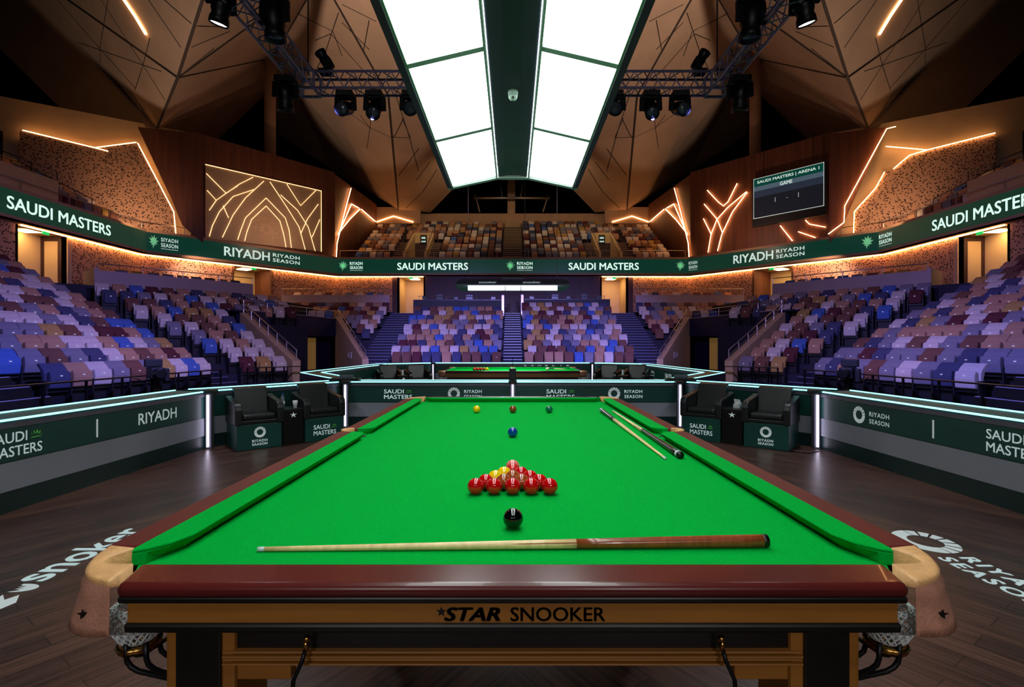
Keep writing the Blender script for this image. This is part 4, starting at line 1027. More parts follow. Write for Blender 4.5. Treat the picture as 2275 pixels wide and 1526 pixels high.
for s in (-1, 1):
    w = side_w[s]; J = lambda v, z: (*mp(v, s), z)
    # sloping side walls with caps
    d = (VL1 - VL0).normalized(); n = V2(d.y, -d.x) * .16
    b = MB()
    def slope_wall(bb, a, c, z0, z1, n, mi=0):
        q = [a - n, a + n, c + n, c - n]; vs = [J(p, -.05) for p in q] + [J(p, z) for p, z in zip(q, (z0, z0, z1, z1))]
        bb.add(vs, [(3, 2, 1, 0), (4, 5, 6, 7)] + [(i, (i + 1) % 4, 4 + (i + 1) % 4, 4 + i) for i in range(4)], mi)
    slope_wall(b, VL0, VL1, .80, 2.84, n)
    d2 = (VR1 - VR0).normalized(); n2 = V2(d2.y, -d2.x) * .16
    slope_wall(b, VR0, VR1, .72, 3.10, n2)
    struct('wall_tunnel_' + w, b, M['cream'])
    # beam across, back wall, side wall
    b = MB(); e = (VR1 - VL1).normalized(); no = V2(-e.y, e.x) * .4
    if no.dot(V2(-1, 1)) < 0: no = -no
    q = [mp(p, s) for p in (VL1, VR1, VR1 + no, VL1 + no)]; b.prism(q, 1.93, 2.92)
    bk = V2(-.9, .45)
    q = [VL1 + bk * 1.6 - e * .8, VR1 + bk * 1.2 + e * .8]
    b.prism([mp(p, s) for p in (q[0], q[1], q[1] + bk * .2, q[0] + bk * .2)], -.05, 2.9)
    b.prism([mp(p, s) for p in (VL1 - e * .6, VR1 + e * .5, q[1], q[0])], 2.88, 2.96)
    struct('wall_tunnel_back_' + w, b, M['navy'])
    b = MB(); q2 = [mp(p, s) for p in (VL1, VR1, VR1 + no, VL1 + no)]; b.prism(q2, 2.92, 2.99); struct('trim_tunnel_' + w, b, M['fascia'])
    # door in the tunnel, its lit look is a glow in the material
    qn = q[0]; ed = (q[1] - q[0]).normalized()
    def hit(px):
        k = (px - CX) / F        # solve |x| = k*y along the back wall
        t = (qn.x - k * qn.y) / (k * ed.y - ed.x); return qn + ed * t
    A, B_ = hit(667), hit(701); off = -bk * .03
    b = MB(); b.prism([mp(p, s) for p in (A + off, B_ + off, B_ + off * .1, A + off * .1)], 0, CZ + (768 - 750) * A.y / F)
    o = struct('door_1' if s < 0 else 'door_2', b, M['beige_door'])
    # exit sign on the beam
    ln = VL1; 
    k = (655 - CX) / F; t = (ln.x - k * ln.y) / (k * e.y - e.x); c = ln + e * t; zc = CZ + (768 - 729) * c.y / F
    t_ = thing('exit_sign', 'small teal exit sign on the navy beam over the %s tunnel' % w, 'exit sign', (*mp(c, s), zc), group='exit signs')
    u = V2(-s * -e.x, e.y) ; u = mp(c + e * .5, s) - mp(c - e * .5, s); u = Vector((*u, 0)).normalized()
    if u.x < 0: u = -u
    o_ = Vector((*mp(-no.normalized() * .04, s), 0))
    cc = Vector((*mp(c, s), zc)) + o_
    b = MB(); b.obox(cc, (.44, .05, .18), Matrix.Rotation(math.atan2(u.y, u.x), 3, 'Z')); part('case', b, M['exit_teal'], t_)
    fr = Vector((*mp(-no.normalized() * .03, s), 0)); b = MB(); write(b, 'EXIT', cc + fr - u * .17 + Vector((0, 0, -.055)), u * .34, (0, 0, .11), .02); part('lettering', b, M['letter'], t_)
    rails('steel handrail up the near wall of the %s tunnel' % w, [J(VL0, .80), J(VL1, 2.84)], .42, 'steel', 7)
    rails('steel handrail up the far wall of the %s tunnel' % w, [J(VR0, .72), J(VR1, 3.10)], .42, 'steel', 7)
    rails('steel handrail on top of the navy beam over the %s tunnel' % w, [J(VL1, 2.99), J(VR1, 2.99)], .40, 'steel', 6)
    # signs on the far tunnel wall
    rr = (VR1 - VR0).normalized(); cpt = VR0 + rr * 2.0 - V2(rr.y, -rr.x) * .19
    if s < 0 or True:
        p = Vector((*mp(VR0 + rr * 1.9 + V2(-rr.y, rr.x) * .18, s), 0)); uu = Vector((*(mp(rr, s)), 0))
        t_ = thing('wall_notice', 'white paper notices on the far wall of the %s tunnel' % w, 'notice', p + Vector((0, 0, .8)))
        b = MB(); b.slab([p + Vector((0, 0, .70)), p + uu * .35 + Vector((0, 0, .70)), p + uu * .35 + Vector((0, 0, 1.05)), p + Vector((0, 0, 1.05))], .012)
        b.slab([p + uu * .6 + Vector((0, 0, .76)), p + uu * .85 + Vector((0, 0, .76)), p + uu * .85 + Vector((0, 0, 1.0)), p + uu * .6 + Vector((0, 0, 1.0))], .012); part('sheet', b, M['white'], t_)
    # platform parapet behind the angled block
    pa, pb = VO + DD * -4.3 + NN * 8.95, VO + DD * 2.1 + NN * 8.95
    b = MB(); q = [pa, pb, pb + NN * .16, pa + NN * .16]; b.prism([mp(p, s) for p in q], 3.0, 4.62); b.prism([mp(p, s) for p in (pa, pa + NN * .14, pa + NN * 2.2, pa + NN * 2.2 - DD * .14, pa - DD * .14)], 3.2, 4.72)
    struct('wall_parapet_' + w, b, M['fascia'])
    rails('steel rail with glass along the platform above the %s angled seats' % w, [J(pa + NN * .08, 4.62), J(pb + NN * .08, 4.62)], .30, 'steel', 5, False)
    # corner parapet behind the corner block
    za = CZ0 + CR * 11
    b = MB(); ya = CY0 - .45 + CP * 11
    b.prism([mp(p, s) for p in ((-15.6, ya), (-8.3, ya), (-8.3, ya + .16), (-15.6, ya + .16))], 3.2, 4.80); struct('wall_parapet_corner_' + w, b, M['fascia'])
    rails('steel rail along the parapet behind the %s corner seats' % w, [J(V2(-15.6, ya + .08), 4.8), J(V2(-8.3, ya + .08), 4.8)], .42, 'steel', 5, False)
    # wheelchair-platform chairs behind the parapets
    for n in range(9):
        p = VO + NN * 10.2 + DD * (-3.2 + n * .62)
        SEATS.append((-s * p.x, p.y, 3.95, V2(s * NN.x, -NN.y), 'platform', 0, n, s))
    for n in range(9):
        SEATS.append((-s * (-9.2 - n * .72), ya + .9, 4.15, V2(0, -1), 'platform', 1, n, s))
# dark desks along the top of the back stand
for s in (-1, 1):
    w = side_w[s]; yb = CY0 + CP * (10.6 if s > 0 else 9.7); z0 = CZ0 + CR * (10 if s > 0 else 9.7)
    t = thing('control_desk', 'long black control desk along the top of the back stand, %s half' % w, 'desk', (s * 3.6, yb, z0))
    b = MB(); b.box(*sorted((s * .60, s * 6.6)), yb, yb + .10, z0, z0 + 1.15); part('front', b, M['black'], t)
    b = MB(); b.box(*sorted((s * .60, s * 6.6)), yb - .02, yb + .7, z0 + 1.15, z0 + 1.19); part('top', b, M['black_lac'], t)
    b = MB(); b.tube([(s * .62, yb, z0 + 1.42), (s * 6.3, yb, z0 + 1.42)], .016, 6)
    for x in (.62, 2.4, 4.4, 6.2): b.tube([(s * x, yb, z0 + 1.19), (s * x, yb, z0 + 1.42)], .016, 6)
    part('guard_rail', b, M['steel'], t)
    b = MB(); b.box(*sorted((s * .56, s * .74)), yb - .06, yb, z0 - .3, z0 + 1.5); part('end_post', b, M['steel'], t, bevel=.01)
    for i, (x, wd, h) in enumerate(((1.3, .3, .22), (2.9, .45, .30), (3.8, .25, .18), (4.9, .4, .34), (5.9, .3, .2))):
        t = thing('monitor', '%s small dark screen from the stairs on the %s control desk' % (ORD[i], w), 'monitor', (s * x, yb + .3, z0 + 1.19), group='gear on the control desks')
        b = MB(); b.box(s * x - wd / 2, s * x + wd / 2, yb + .28, yb + .32, z0 + 1.24, z0 + 1.24 + h); part('display', b, M['screen_k'], t, bevel=.006)
        b = MB(); b.box(s * x - .1, s * x + .1, yb + .25, yb + .38, z0 + 1.19, z0 + 1.205); b.box(s * x - .02, s * x + .02, yb + .30, yb + .34, z0 + 1.2, z0 + 1.3); part('foot', b, M['black'], t)

# ---------------------------------------------------------------- concourse wall, ribbon board
R0, R1, R2_ = V2(-20.8, 13), V2(-20.8, 28.9), V2(-13.1, 38.0)
ZR0, ZR1, ZS = 6.80, 7.84, 6.62
def outw(a, c, o):
    d = (c - a).normalized(); return V2(-d.y, d.x) * o            # outwards for the left half (a to c runs away then to the right)
def solve(px, a, c):
    k = (px - CX) / F; d = c - a; t = (k * a.y - a.x) / (d.x - k * d.y); return a + d * t
OFFW = .55
WA = [R0 + V2(-OFFW, 0), R1 + V2(-OFFW, .2), R2_ + V2(-.3, OFFW), V2(13.1, 38.0 + OFFW)]
DOORS = {0: (40, 148), 1: (520, 603), 2: (886, 941)}
for s in (-1, 1):
    w = side_w[s]
    segs = [(WA[0], WA[1]), (WA[1], WA[2]), (WA[2], V2(0, WA[2].y))]
    for i, (a, c) in enumerate(segs):
        nm = ('side', 'angled', 'back')[i]
        n = outw(a, c, .25); p0, p1 = [solve(px, a, c) for px in DOORS[i]]
        b = MB()
        def piece(bb, u, v, z0, z1, mi=0): bb.prism([mp(p, s) for p in (u, v, v + n, u + n)], z0, z1, mi)
        if i < 2:
            piece(b, a, p0, 3.2, 7.9); piece(b, p1, c, 3.2, 7.9); piece(b, p0, p1, ZS - .05, 7.9)
            struct('wall_%s_%s' % (nm, w), b, M['perforated_panel'])
        else:
            piece(b, a, p0 - V2(.5, 0), 3.2, 7.9); piece(b, p0, p1, ZS - .08, 7.9); struct('wall_back_%s' % w, b, M['perforated_panel'])
            b = MB(); piece(b, p1, c, 3.2, 7.9); piece(b, p0 - V2(.5, 0), p0, 3.2, 7.9); struct('wall_back_middle_%s' % w, b, M['dark_wood'])
        # corridor behind the opening
        N = outw(a, c, 1).normalized(); dd = (c - a).normalized(); dep = (1.25, 2.6, 2.6)[i]
        b = MB(); b2 = MB(); b3 = MB()
        zf = 3.7
        for u, sg in ((p0, -1), (p1, 1)):
            b.prism([mp(p, s) for p in (u, u + dd * sg * .12, u + dd * sg * .12 + N * dep, u + N * dep)], zf, ZS + .1)
        b3.prism([mp(p, s) for p in (p0 + N * dep - dd * .3, p1 + N * dep + dd * .3, p1 + N * (dep + .1) + dd * .3, p0 + N * (dep + .1) - dd * .3)], zf, ZS + .1)
        b3.prism([mp(p, s) for p in (p0, p1, p1 + N * dep, p0 + N * dep)], ZS, ZS + .1)
        struct('wall_corridor_%s_%s' % (nm, w), b, (M['dark_wood'], M['wall_wood'], M['corridor'])[i]); struct('wall_corridor_back_%s_%s' % (nm, w), b3, M['corridor'])
        b = MB(); b.prism([mp(p, s) for p in (p0, p1, p1 + N * dep, p0 + N * dep)], zf - .2, zf); struct('floor_corridor_%s_%s' % (nm, w), b, M['terrace'])
        mid = (p0 + p1) / 2 + N * dep / 2
        t = thing('corridor_light', 'glowing ceiling panel in the %s %s corridor opening' % (nm, w), 'ceiling light', (*mp(mid, s), ZS - .02), group='corridor ceiling lights')
        b = MB(); b.prism([mp(p, s) for p in (mid - dd * .35 - N * .5, mid + dd * .35 - N * .5, mid + dd * .35 + N * .5, mid - dd * .35 + N * .5)], ZS - .035, ZS - .015); part('diffuser', b, M['glow'], t)
        if i == 0:
            b = MB(); o_ = -dd * .02
            b.prism([mp(p, s) for p in (p1 + N * .42 + o_, p1 + N * 1.05 + o_, p1 + N * 1.05, p1 + N * .42)], zf, ZS - .25); struct('door_3' if s < 0 else 'door_4', b, M['corridor'])
        if i == 0:
            b = MB(); b.prism([mp(p, s) for p in (p1 - N * .06, p1 + dd * .22 - N * .06, p1 + dd * .22 + N * .1, p1 + N * .1)], zf, ZS); struct('trim_opening_' + w, b, M['cream'])
        # exit sign at the opening
        ex = (p0 + p1) / 2 - N * .12; zc = ZS - .10
        t = thing('exit_sign', 'small green exit sign over the %s %s corridor opening' % (nm, w), 'exit sign', (*mp(ex, s), zc), group='exit signs')
        b = MB(); b.prism([mp(p, s) for p in (ex - dd * .16, ex + dd * .16, ex + dd * .16 + N * .05, ex - dd * .16 + N * .05)], zc - .09, zc + .09); part('case', b, M['exit'], t)
        # warm strip along the top of the wall
        b = MB(); q = a, c
        o = -N * .10
        aa, cc = a + o, c + o
        if i == 2:
            for u, v in ((aa, p1 + o),): b.beam((*mp(u, s), ZS - .03), (*mp(v, s), ZS - .03), .05, .04)
        else: b.beam((*mp(aa, s), ZS - .03), (*mp(cc, s), ZS - .03), .05, .04)
        if i == 0: aa = solve(41, a, c) + o; b = MB(); b.beam((*mp(aa, s), ZS - .03), (*mp(cc, s), ZS - .03), .05, .04)
        solo('light_strip', b, M['warm_strip'], 'warm glowing strip along the soffit under the %s %s ribbon board' % (nm, w), 'light strip', 'warm light strips under the ribbon board')
    # soffit and lips
    b = MB()
    for (a, c), (a2, c2) in zip([(R0, R1), (R1, R2_), (R2_, V2(0, 38))], segs):
        q = [mp(p, s) for p in (a, c, c2, a2)]; b.prism(q, ZS, ZS + .05)
        n = outw(a, c, .2); b.prism([mp(p, s) for p in (a, c, c + n, a + n)], ZS, ZR0)
        b.prism([mp(p, s) for p in (a, c, c + n * 3, a + n * 3)], ZR1, ZR1 + .16)
        b.prism([mp(p, s) for p in (a + n * .3, c + n * .3, c + n, a + n)], ZR0, ZR1)
    struct('trim_ribbon_' + w, b, M['concrete'])
def ribbon(label, a, c, items):
    """a->c in true coordinates, left to right as seen"""
    t = thing('ribbon_board', label, 'LED board', ((a.x + c.x) / 2, (a.y + c.y) / 2, ZR0), group='green LED boards on the balcony front')
    d = (c - a).normalized(); n = V2(d.y, -d.x)                 # towards the arena
    b = MB(); b.prism([a, c, c + n * .05, a + n * .05], ZR0, ZR1); part('screen', b, M['ribbon'], t)
    zat = lambda py, p: CZ - (py - CY) * p.y / F
    for px0, px1, kind, f0, f1 in items:
        p, q = solve(px0, a, c), solve(px1, a, c); o = Vector((*(n * .056), 0)); p = Vector((*p, 0)) + o; q = Vector((*q, 0)) + o
        H = ZR1 - ZR0; b = MB(); z0 = ZR0 + H * f0; h = H * (f1 - f0)
        if kind == 'palm': shape2d(b, palm_logo(), p + Vector((0, 0, z0)), q - p, (0, 0, h)); part('emblem', b, M['rib_green'], t)
        elif kind == 'line': b.add([p + Vector((0, 0, z0)), q + Vector((0, 0, z0)), q + Vector((0, 0, z0 + h)), p + Vector((0, 0, z0 + h))], [(0, 1, 2, 3)]); part('lettering', b, M['rib_text'], t)
        else: write(b, kind, p + Vector((0, 0, z0)), q - p, (0, 0, h), .02, 0, 1.12 if kind not in ('SAUDI MASTERS', 'RIYADH ') else 1.0); part('lettering', b, M['rib_text'], t)
def pair(x0, x1, x2, t1, t2): return [(x0, x1, 'palm', .14, .90), (x1 + (x2 - x1) * .12, x2, t1, .58, .80), (x1 + (x2 - x1) * .12, x2, t2, .28, .50), (x1 + (x2 - x1) * .12, x2, 'line', .17, .20)]
def big(x0, xm, x1): return [(x0, xm - (x1 - x0) * .02, 'RIYADH ', .24, .80), (xm + (x1 - x0) * .02, x1, 'RIYADH', .57, .80), (xm + (x1 - x0) * .02, x1, 'SEASON', .24, .47)]
RB = lambda v: V2(-v.x, v.y)
ribbon('green ribbon board on the left side balcony, reading SAUDI MASTERS', R0, R1, [(12, 244, 'SAUDI MASTERS', .22, .74)])
ribbon('green ribbon board on the left angled balcony, reading RIYADH SEASON', R1, R2_, pair(329, 352, 395, 'SIYADH', 'SEASON') + big(497, 602, 665))
ribbon('green ribbon board across the back balcony, reading SAUDI MASTERS twice', R2_, RB(R2_), pair(751, 774, 806, 'RIYADH', 'SEASON') + [(883, 1040, 'SAUDI MASTERS', .22, .74)] + pair(1123, 1144, 1183, 'RIYADH', 'SEBSON') + [(1263, 1419, 'SAUDI MASTERS', .22, .74)] + [(1500, 1522, 'palm', .14, .90)])
ribbon('green ribbon board on the right angled balcony, reading RIYADH SEASON', RB(R2_), RB(R1), [(1531, 1550, 'RIYADH', .58, .80), (1531, 1550, 'SEASON', .28, .50), (1531, 1550, 'line', .17, .20)] + big(1630, 1722, 1788) + [(1913, 1942, 'palm', .14, .90)])
ribbon('green ribbon board on the right side balcony, reading SAUDI MASTERS', RB(R1), RB(R0), [(1955, 1983, 'RIYADH', .58, .80), (1955, 1983, 'SSASON', .28, .50), (1955, 1983, 'line', .17, .20), (2073, 2312, 'SAUDI MASTERS', .22, .74)])
# ---------------------------------------------------------------- upper walls
ZT = 14.3
UA, UB, UC, UD = V2(-30.0, 23.9), V2(-19.45, 30.75), V2(-13.3, 38.05), V2(-12.35, 46.2)
def plane_of(a, c): d = (c - a).normalized(); return Vector((*a, 0)), Vector((d.y, -d.x, 0))
def up_poly(pxs, a, c, off, s=-1):
    """points of a wall plane seen at these pixels (left-half pixels, mirrored for the right)"""
    p0, n = plane_of(a, c); p0 = p0 + n * off
    out = []
    for px, py in pxs:
        q = ray_plane(px, py, p0, n); out.append(Vector((-s * q.x, q.y, q.z)))
    return out
def mir(pxs): return [(2 * CX - x, y) for x, y in pxs]
FASC = [(-40, 215), (312, 284), (312, 330), (210, 333), (60, 300), (20, 262), (-40, 250)]
for s in (-1, 1):
    w = side_w[s]
    b = MB(); b.wallseg(*[mp(p, s) for p in ((UA, UB) if s < 0 else (UB, UA))], 7.4, ZT - .05, .3); struct('wall_upper_side_' + w, b, M['cream'])
    b = MB(); b.wallseg(*[mp(p, s) for p in ((UB, UC) if s < 0 else (UC, UB))], ZR1, ZT + .05, .3)
    # wood return that hides the side wall's end
    RE = 452 if s < 0 else 436
    struct('wall_upper_angled_' + w, b, M['wall_wood'])
    b = MB(); pl = up_poly([(306, 282), (RE - 12, 296), (RE, 300), (RE, 540), (405, 500), (380, 440)], UA, UB, .62, s); b.slab(pl if s < 0 else pl[::-1], .12); struct('wall_upper_return_' + w, b, M['wall_wood'])
    b = MB(); b.wallseg(*[mp(p, s) for p in ((UC, UD) if s < 0 else (UD, UC))], 7.6, 14.2, .3); struct('wall_upper_back_side_' + w, b, M['wall_wood'])
    # pierced panel standing proud of the side wall
    pp = [(44, 292), (210, 330), (304, 318), (386, 470), (392, 540), (44, 440)] if s < 0 else mir([(2212, 297), (2062, 335), (2020, 347), (1985, 377), (1965, 384), (1945, 420), (1898, 472), (1896, 540), (2212, 450)])
    q = up_poly(pp, UA, UB, .30, s); b = MB(); b.slab(q if s < 0 else q, .06 if s < 0 else -.06); struct('wall_panel_pierced_' + w, b, M['perforated_panel'])
    lines = [[(50, 289), (210, 328), (303, 316)], [(210, 328), (240, 336)], [(306, 318), (386, 470), (391, 522)]] if s < 0 else [mir(l) for l in ([(2211, 295), (2060, 333), (1968, 325)], [(2060, 333), (2020, 345), (1985, 375)], [(1965, 382), (1945, 418), (1898, 470), (1896, 522)], [(1990, 281), (1970, 286), (1877, 457), (1875, 494), (1840, 520)])]
    for i, l in enumerate(lines):
        q = up_poly(l, UA, UB, .36 if not (s > 0 and i == 3) else .80, s); b = MB(); b.tube(q, .022, 6)
        solo('light_strip', b, M['warm'], '%s bent warm light line on the %s upper wall, counted from the outer end' % (ORD[i], w), 'light strip', 'warm light lines on the upper walls')
# carved panel on the left, light lines on the right
q = up_poly([(456, 365), (714, 424), (714, 559), (456, 529)], UB, UC, .06)
CP_ = thing('carved_panel', 'pale carved wall panel with glowing arches and a rosette, upper left', 'wall panel', (q[0] + q[2]) / 2)
b = MB(); b.slab(q, -.05); part('backing', b, M['cream'], CP_)
b = MB(); qq = up_poly([(456, 365), (714, 424), (714, 559), (456, 529)], UB, UC, .13); b.tube(qq[:3], .022, 6); part('edge_light', b, M['warm_dim'], CP_)
def crop1(l): return [(x / 2.934, y / 2.934) for x, y in l]
ARCH = [[(1345, 1130), (1475, 1260), (1560, 1200), (1650, 1155)], [(1350, 1240), (1410, 1305), (1480, 1255), (1550, 1210)], [(1410, 1305), (1365, 1370)],
        [(1720, 1180), (1600, 1290), (1520, 1400), (1450, 1547)], [(1655, 1235), (1520, 1280), (1430, 1380), (1385, 1470), (1365, 1540)], [(1455, 1340), (1490, 1420)],
        [(1735, 1290), (1600, 1420), (1570, 1500), (1550, 1562)], [(1735, 1342), (1640, 1430), (1610, 1510), (1595, 1570)], [(1735, 1290), (1860, 1420), (1885, 1500), (1900, 1615)], [(1735, 1342), (1825, 1440), (1850, 1530), (1865, 1612)],
        [(1760, 1185), (1870, 1350), (1950, 1480), (1990, 1627)], [(1830, 1270), (1940, 1370), (2010, 1480), (2055, 1637)], [(1870, 1200), (1960, 1340), (2060, 1240)], [(2075, 1330), (2005, 1426), (1962, 1520)], [(2085, 1430), (2035, 1545)]]
for l in ARCH:
    b = MB(); b.tube(up_poly(crop1(l), UB, UC, .13), .017, 6); part('light_line', b, M['warm_dim'], CP_)
c0 = up_poly([(591, 509)], UB, UC, .13)[0]; dr = Vector((*((UC - UB).normalized()), 0)); b = MB()
for k in range(12):
    a = k * PI / 6
    for r0, r1, wd in ((.22, .85, .22), (.12, .5, .14)):
        ring = []
        for i in range(9):
            t = i / 8; r = r0 + (r1 - r0) * t; wv = wd * math.sin(PI * t) ** .8
            ring.append((r, wv))
        pts = ring + [(r, -wv) for r, wv in ring[::-1][1:-1]]
        b.tube([c0 + dr * (r * math.cos(a) - v * math.sin(a)) + Vector((0, 0, r * math.sin(a) + v * math.cos(a))) for r, v in pts], .018, 4, 0, True)
part('rosette', b, pm('rosette_plaster', (232, 200, 164), .7, noise=(3, .05)), CP_)
TREE = [[(165, 1240), (235, 1315), (270, 1342), (300, 1315), (360, 1195)], [(145, 1330), (230, 1430), (265, 1520)], [(420, 1250), (300, 1350), (228, 1430), (190, 1526), (170, 1645)], [(425, 1252), (330, 1380), (260, 1526), (232, 1635)], [(140, 1425), (192, 1530)],
        [(640, 1470), (720, 1570)], [(758, 1510), (870, 1548)], [(805, 1435), (830, 1460), (935, 1480)]]
for i, l in enumerate(TREE):
    l = mir([(1515 + x / 2.934, y / 2.934) for x, y in l]); b = MB(); b.tube(up_poly(l, UB, UC, .10, 1), .020, 6)
    solo('light_strip', b, M['warm'], '%s glowing branch line on the upper right wall round the scoreboard, counted from the left' % ORD[i], 'light strip', 'warm branch lines beside the scoreboard')
# fans of light lines on the return walls beside the upper seats
FAN = [[(780, 418), (766, 470), (749, 540), (747, 572)], [(797, 462), (781, 453), (764, 492), (751, 522)], [(800, 464), (778, 486), (752, 518)], [(803, 465), (834, 492)]]
for s in (-1, 1):
    w = side_w[s]
    for i, l in enumerate(FAN):
        p0, n = plane_of(UC, UD); pts = up_poly(l, UC, UD, .12, s)
        b = MB(); b.tube(pts, .030, 6)
        solo('light_strip', b, M['warm'], '%s line of the fan of lights beside the upper seats, %s side' % (ORD[i], w), 'light strip', 'warm light fans beside the upper seats')
# ---------------------------------------------------------------- scoreboard
a_, c_ = RB(UC), RB(UB)
p0, n = Vector((*a_, 0)), None
d_ = (c_ - a_).normalized(); n = Vector((d_.y, -d_.x, 0))
def sb(px, py, off): return ray_plane(px, py, p0 + n * off, n)
Q = [sb(1674, 486, .5), sb(1831, 458, .5), sb(1829, 362, .5), sb(1673, 397, .5)]
ux = Vector((d_.x, d_.y, 0)); o = Q[0]; wd = (Q[1] - Q[0]).dot(ux); hz = ((Q[3].z - Q[0].z) + (Q[2].z - Q[1].z)) / 2; zb_ = (Q[0].z + Q[1].z) / 2
o = Vector((o.x, o.y, zb_))
SB = thing('scoreboard', 'hanging screen with SAUDI MASTERS ARENA 1 on the upper right wall', 'screen', o)
def srect(u0, u1, v0, v1, off, th=.01):
    b = MB(); q = [o + ux * wd * u + Vector((0, 0, hz * v)) + n * off for u, v in ((u0, v0), (u1, v0), (u1, v1), (u0, v1))]; b.slab(q, th); return b
part('case', srect(-.02, 1.02, -.2, 1.01, -.22, .20), M['black'], SB)
b = srect(0, 1, 0, .014, .0); 
for r in ((0, 1, .986, 1), (0, .008, 0, 1), (.992, 1, 0, 1)):
    x = srect(*r, .0); b.add(x.v, x.f)
part('bezel', b, M['rib_text'], SB)
part('display', srect(.008, .992, .014, .52, .0), M['screen_k'], SB)
part('display', srect(.008, .992, .52, .68, .0), M['screen_d'], SB); part('display', srect(.008, .992, .68, .79, .0), M['screen_b'], SB); part('display', srect(.008, .992, .79, .986, .0), M['screen_g'], SB)
def stx(txt, u0, u1, v0, v1):
    b = MB(); write(b, txt, o + ux * wd * u0 + Vector((0, 0, hz * v0)) + n * .016, ux * wd * (u1 - u0), (0, 0, hz * (v1 - v0)), .025); part('lettering', b, M['letter'] if v1 < .5 else M['rib_text'], SB)
stx('SAUDI MASTERS | ARENA 1', .06, .94, .84, .93); stx('GAME', .40, .575, .69, .78); stx('-', .49, .51, .36, .37); stx('I', .325, .335, .32, .43); stx('I', .655, .665, .32, .43)
b = MB()
for u in (.15, .85):
    p = o + ux * wd * u + Vector((0, 0, hz)) - n * .1; b.tube([p, p + Vector((0, 0, 2.0)), p + Vector((0, 0, 2.0)) - n * .4], .02, 6)
part('bracket', b, M['black_metal'], SB)

# ---------------------------------------------------------------- upper back seating
UPS = []
UY0, UP, UZ0, UR = 39.4, .78, 7.75, .455
b = MB()
for r in range(10):
    y0 = UY0 - .45 + UP * r; z = UZ0 + UR * r
    for x0, x1 in ((-12.6, -9.45), (-6.1, 6.1), (9.45, 12.6)): b.box(x0, x1, y0, y0 + UP + .02, 7.0, z)
    if r > 4: b.box(-9.45, -6.1, y0, y0 + UP + .02, 7.0, z); b.box(6.1, 9.45, y0, y0 + UP + .02, 7.0, z)
    for s in (-1, 1):
        xs = [1.15 + .54 * k for k in range(9)] + [9.75 + .54 * k for k in range(5)]
        if r > 4: xs += [6.1 + .54 * k for k in range(6)]
        for x in xs:
            if r == 9 and x > 8.2: continue
            if RND.random() < .97: UPS.append((s * x, UY0 + UP * r, z, V2(0, -1)))
struct('terrace_upper', b, M['dark_wood'])
b = MB(); bn = MB()
for k in range(20):
    y0 = UY0 - .5 + UP * k / 2; z = UZ0 + UR * (k + 1) / 2 - .1
    for x0, x1 in ((-.82, .82),) + (((-9.45, -8.3), (-6.7, -5.9), (5.9, 6.7), (8.3, 9.45)) if k < 10 else ()):
        b.box(x0, x1, y0, y0 + UP / 2 + .02, 7.0, z + .005); bn.box(x0 + .04, x1 - .04, y0 - .015, y0 + .07, z - .01, z + .012)
st = struct('stairs_upper', b, M['dark_wood']); part('step_nosing', bn, pm('warm_nosing', (226, 190, 130), .6, noise=(3, .05)), st, kind='structure')
for s in (-1, 1):
    w = side_w[s]
    b = MB(); x0, x1 = s * 6.7, s * 8.3
    for x in (x0, x1):
        vs = [(x - .08, 39.0, 7.2), (x + .08, 39.0, 7.2), (x + .08, 43.0, 7.2), (x - .08, 43.0, 7.2), (x - .08, 39.0, 8.5), (x + .08, 39.0, 8.5), (x + .08, 43.0, 10.9), (x - .08, 43.0, 10.9)]
        b.add(vs, [(3, 2, 1, 0), (4, 5, 6, 7)] + [(i, (i + 1) % 4, 4 + (i + 1) % 4, 4 + i) for i in range(4)])
    b.box(*sorted((x0, x1)), 42.88, 43.02, 9.3, 10.9); b.box(*sorted((x0, x1)), 44.6, 44.7, 7.2, 9.6); b.box(*sorted((x0, x1)), 39.0, 44.6, 7.0, 7.5)
    struct('wall_upper_tunnel_' + w, b, M['corridor'])
    t = thing('block_sign', 'small black block sign over the %s upper tunnel' % w, 'sign', (s * 7.5, 42.80, 10.0))
    b = MB(); b.box(s * 7.5 - .26, s * 7.5 + .26, 42.80, 42.87, 9.95, 10.7); part('board', b, M['black'], t)
    b = MB(); write(b, '102' if s < 0 else '101', (s * 7.5 - .16, 42.79, 10.36), (.32, 0, 0), (0, 0, .18), .03); write(b, 'ROOM', (s * 7.5 - .18, 42.79, 10.08), (.36, 0, 0), (0, 0, .13), .03); part('lettering', b, M['rib_text'], t)
    rails('dark rail round the top of the %s upper tunnel' % w, [(x0, 39.2, 8.5), (x0, 43, 10.9), (x1, 43, 10.9), (x1, 39.2, 8.5)], .4, 'steel', 8, False)
b = MB(); b.box(-12.4, 12.4, UY0 - .45 + UP * 10, 47.4, 7.0, UZ0 + UR * 10); b.box(-9.0, 9.0, 47.0, 47.3, 11.5, 13.6)
for s in (-1, 1): b.box(*sorted((s * 8.4, s * 12.5)), 46.3, 46.6, 12.5, 14.0); b.box(*sorted((s * 8.4, s * 12.5)), 46.9, 47.2, 11.0, 13)
struct('wall_upper_back', b, M['concrete'])
for s in (-1, 1):
    w = side_w[s]; yy = 46.26
    pts = [(836, 493), (874, 480), (918, 493)]
    q = [W(px, py, yy) for px, py in pts]; b = MB(); b.tube([(-s * p.x, p.y, p.z) for p in q], .032, 6)
    solo('light_strip', b, M['warm'], 'shallow peak of warm light on the back wall above the %s upper seats' % w, 'light strip', 'warm light lines on the upper walls')
